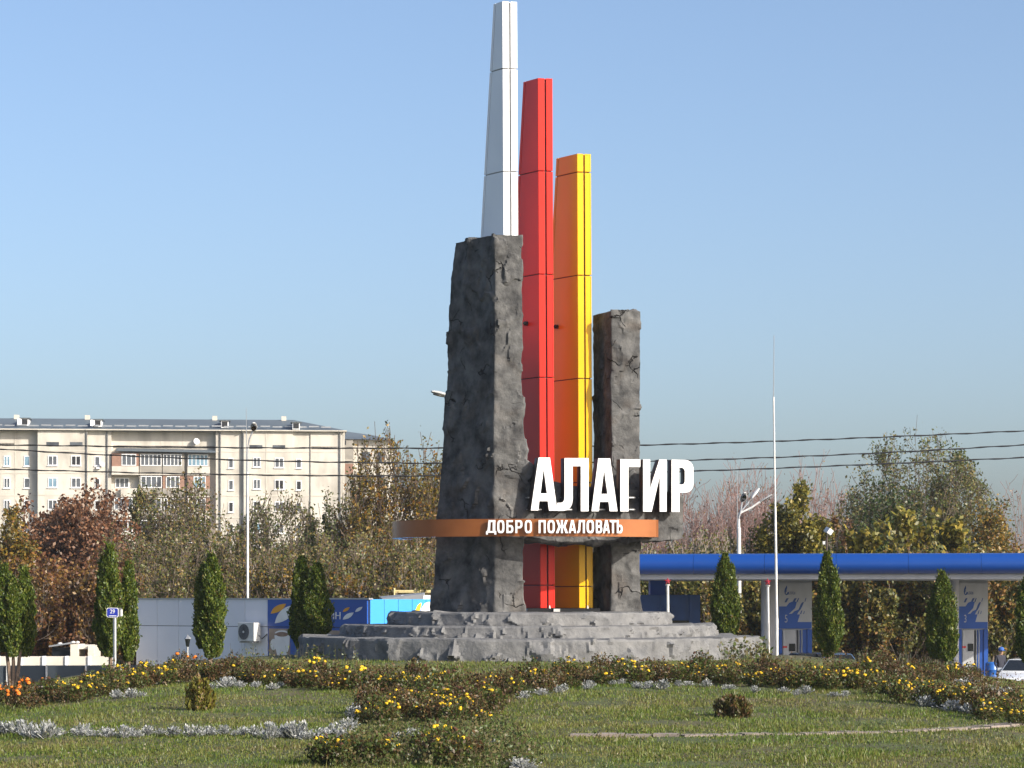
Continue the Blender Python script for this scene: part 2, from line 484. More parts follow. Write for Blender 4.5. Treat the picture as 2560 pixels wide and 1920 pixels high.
# cross beam behind the town name
TH = R(20)
U = Vector((math.cos(TH), math.sin(TH), 0)); Vb = Vector((-math.sin(TH), math.cos(TH), 0))
class Plane:
    def __init__(s, px, Y): s.p = Vector((X(px, Y), Y, 0))
    def at(s, px, py=None, off=0.0):
        k = (px - 1280) / FPX
        t = (k * s.p.y - s.p.x) / (U.x - k * U.y)
        q = s.p + U * t
        z = 0 if py is None else Z(py, q.y)
        return Vector((q.x, q.y, z)) + Vb * off
bf = Plane(1328, 87.42)
bk = []
for t, px, top, bot, v0, v1 in [(0, 1272, 1165, 1350, .45, 1.1), (.05, 1296, 1155, 1352, .16, 1.2), (.1, 1318, 1150, 1354, .02, 1.3), (.2, 1345, 1165, 1357, 0, 1.4), (.26, 1385, 1202, 1359, 0, 1.5), (.35, 1420, 1212, 1361, 0, 1.5), (.6, 1540, 1216, 1358, 0, 1.5), (.85, 1650, 1226, 1354, 0, 1.5), (.97, 1700, 1238, 1351, .02, 1.4), (1, 1711, 1246, 1347, .08, 1.3)]:
    a = bf.at(px, None, v0); b = bf.at(px, None, v1)
    zt, zb = Z(top, a.y), Z(bot, a.y)
    bk.append((t, [(a.x, a.y, zb), (a.x, a.y, zt), (b.x, b.y, zt - .1), (b.x, b.y, zb + .05)]))
bk = [(t, c[::-1]) for t, c in bk]
beam = rock('rock_beam', bk, [34, 46, 34, 46], 150, M['rock'], mon, 59, cell=.55, amp=.038, tilt=.28, lump=.035, lump_s=.8, rim=.05, round_=2)

# pylons
def pylon(name, fl, fr, Yf, top_py, L_top, slope, z_bot, mp, mj, seams, label):
    zt = Z(top_py, Yf)
    Lm = lambda z: L_top + (zt - z) * slope
    bd = Vector((-.56, .828, 0)); fd = (Vector((X(fr, Yf + .1), Yf + .1, 0)) - Vector((X(fl, Yf), Yf, 0)))
    drift = 5.5 * Yf / FPX / (Z(400, Yf) - Z(1530, Yf))
    def FLp(z): return Vector((X(fl, Yf) + (zt - z) * drift, Yf, z))
    def FRp(z): return FLp(z) + fd
    def BLp(z): return FLp(z) + bd * Lm(z)
    def BRp(z): return FRp(z) + bd * Lm(z)
    W = fd.length
    core = MB()
    ins = .045
    def sect(z, i):
        c = (FLp(z) + FRp(z) + BLp(z) + BRp(z)) / 4
        pts = [FLp(z), FRp(z), BRp(z), BLp(z)]
        out = []
        for p in pts:
            d = c - p; d.z = 0
            out.append(p + d.normalized() * i * 1.5)
        return out
    b0, t0 = sect(z_bot, ins), sect(zt - .05, ins)
    core.add(b0 + t0, [(3, 2, 1, 0), (4, 5, 6, 7)] + [(k, (k + 1) % 4, 4 + (k + 1) % 4, 4 + k) for k in range(4)])
    pl = core.build(name, mj, mon)
    pl['label'] = label
    zs = [zt] + [Z(s, Yf) for s in seams] + [z_bot]
    g = .018
    th = .03
    def quad(fa, fb, a, b, inward):
        """panel between parameters a..b of the edge fa->fb, from z0 to z1"""
        def pt(t, z): return fa(z).lerp(fb(z), t)
        m = MB()
        pts = [pt(a[0], z0), pt(b[0], z0), pt(b[1], z1), pt(a[1], z1)]
        m.prism(pts, inward * th)
        m.build('panel', mp, pl, bevel=.006)
    nf = Vector((fd.y, -fd.x, 0)).normalized()
    nl = Vector((-bd.y, bd.x, 0)).normalized() * 1
    if nl.x > 0: nl = -nl
    for z1_, z0_ in zip(zs[:-1], zs[1:]):
        z1, z0 = z1_ - g, z0_ + g
        if z1 == zt - g: z1 = zt
        e = .012 / W
        quad(FLp, FRp, (0, 0), (.50 - e * 2.2, .50 - e * 2.2), -nf)
        quad(FLp, FRp, (.50 + e * 2.2, .50 + e * 2.2), (1, 1), -nf)
        k0, k1 = 1 - .14 / Lm(z0), 1 - .14 / Lm(z1)
        j0, j1 = 1 - .115 / Lm(z0), 1 - .115 / Lm(z1)
        quad(FLp, BLp, (.0, .0), (k0, k1), -nl)
        quad(FLp, BLp, (j0, j1), (1, 1), -nl)
        quad(FRp, BRp, (.0, .0), (1, 1), nl)
        quad(BLp, BRp, (0, 0), (1, 1), nf)
    cap = MB(); cap.prism([FLp(zt - .04), FRp(zt - .04), BRp(zt - .04), BLp(zt - .04)], (0, 0, .02)); cap.build('cap', mp, pl)
    return pl, FLp, BLp, nl
SE = [168, 427, 685, 943, 1203, 1463]
pylon('pylon', 1256, 1292.5, 87.9, 3, .52, .111, 12.0, M['white_panel'], M['joint_white'], [171, 428], 'white tapering pylon, tallest, rising from the left rock pillar')
zb = 3.42
pr = pylon('pylon', 1345, 1381, 89.2, 195, .86, .106, zb, M['red_panel'], M['joint_red'], SE[1:], 'red tapering pylon between the white and the yellow one')
py_ = pylon('pylon', 1443, 1477, 89.6, 384, 1.21, .103, zb, M['yellow_panel'], M['joint_yellow'], [s + 3 for s in SE[1:]], 'yellow tapering pylon, shortest of the three')
for (pl, FLp, BLp, nl), f, pyy in ((pr, .41, 806), (py_, .66, 808)):
    z = Z(pyy, 89.4); p = FLp(z).lerp(BLp(z), f)
    MB().tube([p, p + nl * .10, p + nl * .13], [.07, .075, .05], 10).tube([p + nl * .12, p + nl * .2 + Vector((.05, -.06, 0))], .035, 8).build('lamp_bracket', M['black'], pl, smooth_=True)
# small feet on the base
base = MB().box((X(1318, 89), 88.9, 3.28), (X(1500, 89), 92.2, 3.42)); base.build('base_plate', M['black'], mon)
for px, Yq in ((1374, 89.0), (1469, 89.4)):
    c = P(px, 1521, Yq); MB().tube([c - Vector((0, 0, .18)), c, c + Vector((0, 0, .1))], [.04, .035, .01], 8).build('light_fitting', M['white_paint'], mon, smooth_=True)
MB().box((X(1384, 88.8), 88.7, 3.30), (X(1400, 88.8), 88.9, 3.41)).build('junction_box', M['white_paint'], mon)

# letters
def flat_letter(name, outer, holes, fn, depth, parent, mf, ms):
    cu = bpy.data.curves.new(name, 'CURVE'); cu.dimensions = '2D'; cu.fill_mode = 'BOTH'; cu.extrude = .5
    for pts in [outer] + holes:
        sp = cu.splines.new('POLY'); sp.points.add(len(pts) - 1)
        for i, (a, b) in enumerate(pts): sp.points[i].co = (a, b, 0, 1)
        sp.use_cyclic_u = True
    ob = bpy.data.objects.new(name, cu); col.objects.link(ob)
    me = bpy.data.meshes.new_from_object(ob.evaluated_get(bpy.context.evaluated_depsgraph_get()))
    bpy.data.objects.remove(ob); bpy.data.curves.remove(cu)
    cap = [abs(p.normal.z) > .5 for p in me.polygons]
    o0 = org(parent)
    for v in me.vertices: v.co = fn(v.co.x, v.co.y, (.5 - v.co.z) * depth) - o0
    me.materials.clear(); me.materials.append(mf); me.materials.append(ms)
    for p, c in zip(me.polygons, cap): p.material_index = 0 if c else 1
    bm = bmesh.new(); bm.from_mesh(me); bmesh.ops.remove_doubles(bm, verts=bm.verts, dist=1e-4); bmesh.ops.recalc_face_normals(bm, faces=bm.faces); bm.to_mesh(me); bm.free()
    return link(name, me, parent)

BIG = [
    ([(233,120),(377,120),(468,788),(365,788),(350,668),(243,668),(230,785),(137,783)], [[(298,258),(258,570),(340,570)]]),
    ([(560,127),(862,127),(862,795),(765,795),(765,228),(663,228),(663,640),(655,700),(632,748),(592,779),(540,790),(470,790),(470,690),(520,688),(545,675),(557,650),(560,610)], []),
    ([(985,130),(1133,130),(1225,795),(1128,795),(1113,677),(1003,677),(990,795),(900,795)], [[(1057,268),(1020,577),(1100,577)]]),
    ([(1262,140),(1512,143),(1512,238),(1363,238),(1363,797),(1262,797)], []),
    ([(1548,143),(1635,143),(1635,515),(1752,145),(1843,145),(1843,800),(1757,800),(1757,350),(1655,800),(1548,797)], []),
    ([(1905,147),(2075,150),(2115,158),(2147,178),(2168,208),(2180,250),(2180,460),(2170,500),(2150,530),(2120,552),(2080,560),(2005,560),(2005,803),(1905,803)], [[(2000,245),(2040,248),(2062,262),(2072,290),(2072,420),(2062,448),(2040,460),(2000,460)]]),
]
lp = Plane(1328, 86.92)
for outer, holes in BIG:
    fn = lambda a, b, d: lp.at(1300 + a * .1989, 1120 + b * .1989) + Vb * d
    flat_letter('letter', outer, holes, fn, .34, beam, M['letter_white'], M['letter_side'])
for pyb in (1243, 1273):
    for px in (1335, 1355, 1418, 1432, 1500, 1515, 1575, 1590, 1618, 1668):
        a = lp.at(px, pyb, .30)
        MB().box((-.1, 0, -.02), (.1, .36, .02), Matrix.Translation(a) @ Matrix.Rotation(TH, 4, 'Z')).build('bracket', M['steel'], beam)

# copper band
rp = [(1012,91.4),(992,90.7),(981,89.9),(984,89.2),(1000,88.5),(1035,87.8),(1090,87.2),(1160,86.75),(1240,86.5),(1320,86.4),(1400,86.45),(1480,86.6),(1560,86.95),(1615,87.3),(1640,87.5)]
ctrl = [Vector((X(a, b), b, 0)) for a, b in rp]
def catmull(c, n=10):
    out = []
    for i in range(len(c) - 1):
        p0, p1, p2, p3 = c[max(i - 1, 0)], c[i], c[i + 1], c[min(i + 2, len(c) - 1)]
        for k in range(n):
            t = k / n
            out.append(.5 * ((2 * p1) + (p2 - p0) * t + (2 * p0 - 5 * p1 + 4 * p2 - p3) * t * t + (3 * p1 - p0 - 3 * p2 + p3) * t ** 3))
    return out + [c[-1]]
line = catmull(ctrl)
line += [Vector((X(1646, 87.62), 87.62, 0)), Vector((X(1644, 88.2), 88.2, 0)), Vector((X(1630, 89.0), 89.0, 0))]
z0, z1 = 5.74, 6.30
vs_ = []; fs_ = []
for i, p in enumerate(line):
    d = (line[min(i + 1, len(line) - 1)] - line[max(i - 1, 0)]).normalized()
    nrm = Vector((d.y, -d.x, 0))
    q = p - nrm * .30
    vs_ += [Vector((p.x, p.y, z0)), Vector((p.x, p.y, z1)), Vector((q.x, q.y, z1)), Vector((q.x, q.y, z0))]
    if i:
        k = 4 * i
        fs_ += [(k - 4 + j, k - 4 + (j + 1) % 4, k + (j + 1) % 4, k + j) for j in range(4)]
fs_ += [(0, 1, 2, 3), tuple(len(vs_) - 4 + j for j in (3, 2, 1, 0))]
band = MB().add(vs_, fs_).build('copper_band', M['copper'], mon)
band['label'] = 'curved copper band with white greeting letters'
MB().tube([P(1064, 1341, 88.0), P(1067, 1347, 88.0), P(1076, 1348, 88.0), P(1080, 1341, 88.0)], .025, 6).build('cable_loop', M['black'], band)

def bandpt(px):
    for a, b in zip(line[35:-3], line[36:-2]):
        pa, pb = 1280 + FPX * a.x / a.y, 1280 + FPX * b.x / b.y
        if pa <= px <= pb: return a.lerp(b, (px - pa) / (pb - pa))
def arc(cx, cy, rx, ry, a0, a1, n=6): return [(cx + rx * math.cos(R(a0 + (a1 - a0) * i / n)), cy + ry * math.sin(R(a0 + (a1 - a0) * i / n))) for i in range(n + 1)]
def rrect(x0, y0, x1, y1, r): return arc(x1 - r, y1 - r, r, r, 0, 90, 4) + arc(x0 + r, y1 - r, r, r, 90, 180, 4) + arc(x0 + r, y0 + r, r, r, 180, 270, 4) + arc(x1 - r, y0 + r, r, r, 270, 360, 4)
GL = {   # unit cell 0..1 both ways
    'Д': ([(0,-.12),(.17,-.12),(.17,.02),(.83,.02),(.83,-.12),(1,-.12),(1,.16),(.9,.16),(.9,1),(.25,1),(.16,.3),(.1,.16),(0,.16)], [[(.36,.16),(.44,.84),(.66,.84),(.66,.16)]]),
    'О': (rrect(0, 0, 1, 1, .34), [rrect(.27, .16, .73, .84, .18)]),
    'Б': ([(0,0),(.7,0),(.88,.06),(1,.2),(1,.42),(.88,.56),(.7,.62),(.28,.62),(.28,.84),(.92,.84),(.92,1),(0,1)], [[(.28,.16),(.28,.46),(.62,.46),(.72,.38),(.72,.24),(.62,.16)]]),
    'Р': ([(0,0),(.28,0),(.28,.36),(.7,.36),(.88,.42),(1,.56),(1,.8),(.88,.94),(.7,1),(0,1)], [[(.28,.52),(.28,.84),(.62,.84),(.72,.76),(.72,.6),(.62,.52)]]),
    'П': ([(0,0),(.27,0),(.27,.84),(.73,.84),(.73,0),(1,0),(1,1),(0,1)], []),
    'Ж': ([(0,0),(.2,0),(.36,.42),(.42,.42),(.42,0),(.58,0),(.58,.42),(.64,.42),(.8,0),(1,0),(.78,.52),(.97,1),(.79,1),(.64,.6),(.58,.6),(.58,1),(.42,1),(.42,.6),(.36,.6),(.21,1),(.03,1),(.22,.52)], []),
    'А': ([(0,0),(.26,0),(.32,.2),(.68,.2),(.74,0),(1,0),(.66,1),(.34,1)], [[(.37,.36),(.63,.36),(.5,.8)]]),
    'Л': ([(0,0),(.12,0),(.28,.06),(.38,.2),(.44,.84),(.73,.84),(.73,0),(1,0),(1,1),(.22,1),(.14,.3),(.09,.18),(0,.16)], []),
    'В': ([(0,0),(.7,0),(.9,.07),(1,.2),(1,.4),(.88,.52),(.96,.62),(.96,.82),(.85,.95),(.66,1),(0,1)], [[(.28,.15),(.28,.43),(.6,.43),(.72,.36),(.72,.22),(.6,.15)], [(.28,.59),(.28,.85),(.58,.85),(.69,.78),(.69,.66),(.58,.59)]]),
    'Т': ([(.36,0),(.64,0),(.64,.84),(1,.84),(1,1),(0,1),(0,.84),(.36,.84)], []),
    'Ь': ([(0,0),(.7,0),(.88,.06),(1,.2),(1,.44),(.88,.58),(.7,.64),(.28,.64),(.28,1),(0,1)], [[(.28,.16),(.28,.48),(.62,.48),(.72,.4),(.72,.24),(.62,.16)]]),
}
SM = [('Д',1217,1242),('О',1244.5,1262),('Б',1267,1284),('Р',1289,1306.5),('О',1312,1330),('П',1346,1363.5),('О',1368,1386),('Ж',1388.5,1419),('А',1420.5,1439),('Л',1441.5,1460.5),('О',1464.5,1482.5),('В',1487,1502.5),('А',1504.5,1521),('Т',1521.5,1536.5),('Ь',1538.5,1552.5)]
for ch, a, b in SM:
    outer, holes = GL[ch]
    pa, pb = bandpt(a), bandpt(b)
    d = (pb - pa).normalized(); nrm = Vector((d.y, -d.x, 0))
    zb_, zt_ = Z(1333, pa.y), Z(1300.5, pa.y)
    fn = lambda x, y, dd: Vector((0, 0, zb_ + (zt_ - zb_) * y)) + pa.lerp(pb, x) + nrm * (.13 - dd)
    flat_letter('letter', outer, holes, fn, .07, band, M['letter_white'], M['letter_white'])

# ------------------------------------------------------------------ flat lettering for signs
def text_mesh(body, size, mat, thick=.01, squeeze=1.0, shear=0.0):
    cu = bpy.data.curves.new('text', 'FONT'); cu.body = body; cu.size = size; cu.extrude = thick / 2; cu.shear = shear
    ob = bpy.data.objects.new('text', cu); col.objects.link(ob)
    me = bpy.data.meshes.new_from_object(ob.evaluated_get(bpy.context.evaluated_depsgraph_get()))
    bpy.data.objects.remove(ob); bpy.data.curves.remove(cu)
    for v in me.vertices: v.co = (v.co.x * squeeze, -v.co.z, v.co.y)       # stands upright, faces -y
    me.materials.clear(); me.materials.append(mat)
    return me

# ------------------------------------------------------------------ shop building
M['shop_grey'] = pm('grey-white cladding', (.72, .73, .78), .45, c2=(.68, .69, .74), scale=.6)
M['shop_blue'] = pm('blue fascia', (.010, .075, .36), .35, c2=(.009, .068, .33), scale=.8)
M['shop_light'] = pm('light blue cladding', (.045, .30, .78), .4, c2=(.042, .28, .75), scale=.8)
M['sign_white'] = pm('sign white', (.75, .75, .74), .5)
M['sign_orange'] = pm('sign orange', (.75, .34, .015), .5)
M['sign_yellow'] = pm('sign yellow', (.80, .55, .03), .5)
M['coffee'] = pm('poster brown', (.16, .075, .045), .5, c2=(.24, .16, .11), scale=4)
M['poster'] = pm('poster backing', (.36, .27, .20), .5, c2=(.20, .15, .12), scale=2.2)
M['plinth'] = pm('dark plinth', (.06, .06, .065), .8)
M['dark_glass'] = pm('dark glass', (.015, .018, .022), .08, spec=.7)

SH = R(42)
corner = Vector((X(922, 110), 110, 0))
shop = thing('shop_building', corner, 'low grey and blue shop building with leaf logos behind the mound', 'shop')
da = Vector((-math.cos(SH), math.sin(SH), 0)); na = Vector((-math.sin(SH), -math.cos(SH), 0))     # camera-side wall and its normal
db = Vector((math.sin(SH), math.cos(SH), 0)); nb = Vector((math.cos(SH), -math.sin(SH), 0))       # sunlit wall
ZT, ZS, ZB = 3.73, 2.57, .80
def wallbox(s0, s1, zb, zt, d, n, o0, o1):
    """box on a wall: from s0 to s1 along d, standing o0..o1 out along n"""
    m = MB()
    p = [corner + d * s0 + n * o0, corner + d * s1 + n * o0, corner + d * s1 + n * o1, corner + d * s0 + n * o1]
    m.prism([Vector((q.x, q.y, zb)) for q in p], (0, 0, zt - zb))
    return m
body = MB(); q = [corner, corner + da * 14.5, corner + da * 14.5 + db * 9, corner + db * 9]
q = [c - (na + nb) * .0 for c in q]
body.prism([Vector((c.x, c.y, .0)) for c in q], (0, 0, ZT - .02)); body.build('wall', M['plinth'], shop)
edges = [5.97 + 1.424 * k for k in range(7)]
for a, b in zip(edges[:-1], edges[1:]):
    for zb, zt in ((ZB, ZS - .012), (ZS + .012, ZT)):
        wallbox(a + .012, b - .012, zb, zt, da, na, .005, .06).build('panel', M['shop_grey'], shop, bevel=.006)
for a, b in ((.02, 1.95), (1.97, 3.95), (3.97, 5.95)):
    wallbox(a, b, ZS + .012, ZT, da, na, .005, .08).build('fascia_panel', M['shop_blue'], shop, bevel=.006)
    wallbox(a, b, ZB - .2, ZS - .012, da, na, .005, .05).build('lower_panel', M['shop_blue'], shop)
for k in range(10):
    wallbox(.03 + k * .82, .03 + k * .82 + .80, ZB - .2, ZT, db, nb, .005, .06).build('light_panel', M['shop_light'], shop, bevel=.006)
wallbox(-.1, 14.6, ZT - .01, ZT + .05, da, na, -.15, .10).build('roof_edge', M['steel'], shop)
# flat prints on the walls: coordinates (s, z)
def onwall(pts, d, n, out): return [Vector((*(corner + d * s + n * out).xy, z)) for s, z in pts]
def leaf_shape(s0, z0, w, h, slant):
    """slanted leaf with two rounded and two pointed corners, s runs to the left on the camera-side wall"""
    pts = []
    for t in np.linspace(0, 1, 9): pts.append((s0 - slant * (1 - t) ** 1.0 * 0 - w * t * .25 - slant * t ** 1.5, z0 + h * t ** .8))
    top = pts[-1]
    r = [(s0 - w * .75, z0)]
    P0, P1 = (s0, z0), (s0 - slant - w, z0 + h)
    c1, c2 = (s0 - slant * .35, z0 + h * .95), (s0 - w - slant * .55, z0 + h * .08)
    def bez(a, c, b, n=9): return [((1 - t) ** 2 * a[0] + 2 * t * (1 - t) * c[0] + t * t * b[0], (1 - t) ** 2 * a[1] + 2 * t * (1 - t) * c[1] + t * t * b[1]) for t in np.linspace(0, 1, n)]
    return bez(P0, c1, P1) + bez(P1, c2, P0)[1:-1]
def s_of(px):      # distance along the camera-side wall for a photo column
    k = (px - 1280) / FPX
    return (corner.x - k * 110) / (k * da.y - da.x)
def leafp(px0, px1, py0, py1, mat, nm='logo_leaf', d=da, n=na, sf=None):
    sf = sf or s_of
    s0, s1 = sf(px0), sf(px1)
    Y = (corner + d * s0).y
    zb, zt = Z(py1, Y), Z(py0, Y)
    w = s0 - s1
    MB().prism(onwall(leaf_shape(s0, zb, w * .55, zt - zb, w * .45), d, n, .085), n * .012).build(nm, mat, shop)
leafp(681, 719, 1509, 1534, M['sign_orange'])
leafp(691, 745, 1512, 1558, M['sign_white'])
leafp(861, 878, 1518, 1530, M['sign_orange'])
leafp(861, 888, 1531, 1549, M['sign_white'])
leafp(892, 910, 1517, 1530, M['sign_white'])
tm = text_mesh('МАГАЗИН', 1.0, M['sign_white'], .02)
xs_ = [v.co.x for v in tm.vertices]; w = max(xs_) - min(xs_); hcap = max(v.co.z for v in tm.vertices)
sL, sR = s_of(752), s_of(853)
sz_w = (sL - sR) / w; sz_h = (Z(1530, 111) - Z(1548, 111)) / hcap
for v in tm.vertices: v.co = (v.co.x * sz_w, v.co.y, v.co.z * sz_h)
t = link('sign_lettering', tm, shop, Vector((*((da * sL + na * .09).xy), Z(1548, 111))), -SH)
# the poster with a cup of coffee
def prt(pts, out, mat, nm, d=da, n=na): MB().prism(onwall(pts, d, n, out), n * .006).build(nm, mat, shop)
s0, s1 = s_of(675), s_of(727)
prt([(s0, .98), (s1, .98), (s1, 2.5), (s0, 2.5)], .052, M['poster'], 'poster')
sc, zc = s_of(706), 1.93
cup = [(sc + .42, zc + .28), (sc + .36, zc - .25), (sc + .22, zc - .62), (sc - .26, zc - .66), (sc - .48, zc - .2), (sc - .52, zc + .38)] + [(sc - .05 + .47 * math.cos(a), zc + .34 + .16 * math.sin(a)) for a in np.linspace(.2, 2.9, 9)]
prt(cup, .060, M['sign_white'], 'poster_cup')
prt([(sc - .05 + .38 * math.cos(a), zc + .33 + .10 * math.sin(a)) for a in np.linspace(0, 6.1, 16)], .068, M['coffee'], 'poster_coffee')
prt([(sc + .48 + .2 * math.cos(a), zc - .1 + .24 * math.sin(a)) for a in np.linspace(0, 6.1, 14)], .057, M['sign_white'], 'poster_handle')
prt([(s0, .82), (s1, .82), (s1, 1.1), (s0, 1.1)], .062, M['sign_white'], 'poster_base')
s0, s1 = s_of(800), s_of(858)
prt([(s0, 1.2), (s1, 1.2), (s1, 2.45), (s0, 2.45)], .052, M['poster'], 'poster')
prt([(s_of(825) + .5 * math.cos(a), 1.85 + .45 * math.sin(a)) for a in np.linspace(0, 6.1, 18)], .060, M['sign_white'], 'poster_cup')
# logo on the sunlit wall
def t_of(px):
    k = (px - 1280) / FPX
    return (k * 110 - corner.x) / (db.x - k * db.y)
def prt2(pts, mat, nm, out=.065): MB().prism([Vector((*(corner + db * t_of(px) + nb * out).xy, Z(py, 113))) for px, py in pts], nb * .01).build(nm, mat, shop)
prt2([(1033, 1532), (1036, 1524), (1041, 1513), (1048, 1507), (1051, 1507), (1049, 1518), (1045, 1532)], M['sign_yellow'], 'logo_leaf')
prt2([(1046, 1532), (1052, 1518), (1059, 1508), (1068, 1505), (1082, 1505), (1082, 1515), (1076, 1532)], M['sign_white'], 'logo_leaf')
# things standing on the roof behind
rf = thing('roof_shelter', (X(1000, 122), 122, 0), 'tilted grey metal roof rising behind the light blue cladding', 'roof')
MB().prism([P(955, 1496, 120), P(1058, 1485, 120), P(1062, 1481, 126), P(948, 1491, 126)], (0, 0, -.22)).build('roof_slab', M['steel'], rf)
MB().box((X(1005, 123), 122, .0), (X(1095, 123), 125.5, Z(1488, 123))).build('wall', M['shop_grey'], rf)
rl = thing('pipe_railing', (X(1030, 128), 128, 0), 'pale yellow pipe railing behind the tilted roof', 'railing')
M['pale_yellow'] = pm('pale yellow paint', (.72, .60, .30), .5)
for px in (986, 1038, 1050): MB().tube([P(px, 1560, 128), P(px, 1470, 128)], .04, 6).build('post', M['pale_yellow'], rl)
for pyy in (1477, 1480.5): MB().tube([P(986, pyy, 128), P(1096, pyy, 128)], .035, 6).build('rail', M['pale_yellow'], rl)

# air conditioner on the grey wall
acs = s_of(660)
ac = thing('air_conditioner', corner + da * acs, 'white outdoor air conditioner unit on the grey shop wall', 'air conditioner')
def acbox(s0, s1, z0, z1, o0, o1):
    m = MB(); p = [corner + da * s0 + na * o0, corner + da * s1 + na * o0, corner + da * s1 + na * o1, corner + da * s0 + na * o1]
    return m.prism([Vector((c.x, c.y, z0)) for c in p], (0, 0, z1 - z0))
az0, az1 = Z(1604, 113), Z(1557, 113)
acbox(acs - .02, acs + .98, az0, az1, .22, .60).build('housing', M['white_paint'], ac, bevel=.015)
M['ac_grey'] = pm('grille grey', (.12, .125, .13), .6)
cc = corner + da * (acs + .60) + na * .605; cc.z = (az0 + az1) / 2
ring = []
def disc(c, r, n, t, k=24): return [c + da * (r * math.cos(a)) + Vector((0, 0, r * math.sin(a))) for a in np.linspace(0, 2 * math.pi, k, endpoint=False)]
MB().prism(disc(cc, .33, 0, 0), na * .012).build('fan_grille', M['ac_grey'], ac)
MB().prism(disc(cc + na * .012, .05, 0, 0), na * .02).build('hub', M['white_paint'], ac)
for k in range(8):
    a = math.pi * k / 8
    v = da * math.cos(a) + Vector((0, 0, math.sin(a)))
    MB().tube([cc + na * .018 - v * .32, cc + na * .018 + v * .32], .006, 4).build('grille_wire', M['black'], ac)
for so in (.1, .85):
    acbox(acs + so, acs + so + .05, az0 - .07, az0 - .01, .05, .58).build('bracket', M['steel'], ac)
MB().tube([corner + da * acs + na * .3 + Vector((0, 0, az0 + .25)), corner + da * (acs - .2) + na * .3 + Vector((0, 0, az0 + .1)), corner + da * (acs - .25) + na * .05 + Vector((0, 0, az0 + .3))], .025, 6).build('pipe', M['black'], ac)

# ------------------------------------------------------------------ filling station
M['canopy_blue'] = pm('canopy blue', (.005, .052, .26), .30, c2=(.005, .049, .245), scale=.4, coat=.2)
M['canopy_white'] = pm('canopy soffit', (.44, .44, .46), .5)
M['pump_white'] = pm('pump white', (.42, .43, .44), .5)
M['pump_blue'] = pm('pump blue', (.012, .075, .34), .4)
M['pump_print'] = pm('print blue', (.02, .07, .24), .5)
M['red_print'] = pm('red print', (.5, .03, .03), .5)
CA = R(-8)
c0 = Vector((X(1556, 114.5), 114.5, 0))
cu_ = Vector((math.cos(CA), math.sin(CA), 0)); cv_ = Vector((-math.sin(CA), math.cos(CA), 0))
can = thing('station_canopy', c0, 'long blue canopy with rounded edge over the fuel pumps', 'canopy')
zt, zm, zb = 5.66, 4.78, 4.58
prof = [(.50 - .50 * math.cos(a) * (1 if a > 0 else 1), zm + (zt - zm) * (.45 + (.55 if a > 0 else .45) * math.sin(a))) for a in np.linspace(-1.25, math.pi / 2, 18)] + [(2.2, zt + .02), (10, zt + .02), (10, zm)]
def extr(prof, u0, u1, org_, mat, nm, par, sm=False):
    pts = [org_ + cu_ * u0 + cv_ * v + Vector((0, 0, z)) for v, z in prof]
    return MB().prism(pts, cu_ * (u1 - u0)).build(nm, mat, par, smooth_=sm)
for k in range(7): extr(prof, 3 * k + .006, 3 * k + 2.994, c0, M['canopy_blue'], 'fascia_panel', can, True)
extr([(.3, zm + .06), (9.8, zm + .06), (9.8, zt - .12), (.9, zt - .12)], .02, 20.95, c0, M['plinth'], 'canopy_frame', can)
extr([(.50, zb), (9.9, zb), (9.9, zm + .02), (.50, zm + .02)], .1, 20.9, c0, M['canopy_white'], 'soffit', can)
def hang(px, Y): return (Vector((X(px, Y), Y, 0)) - c0)
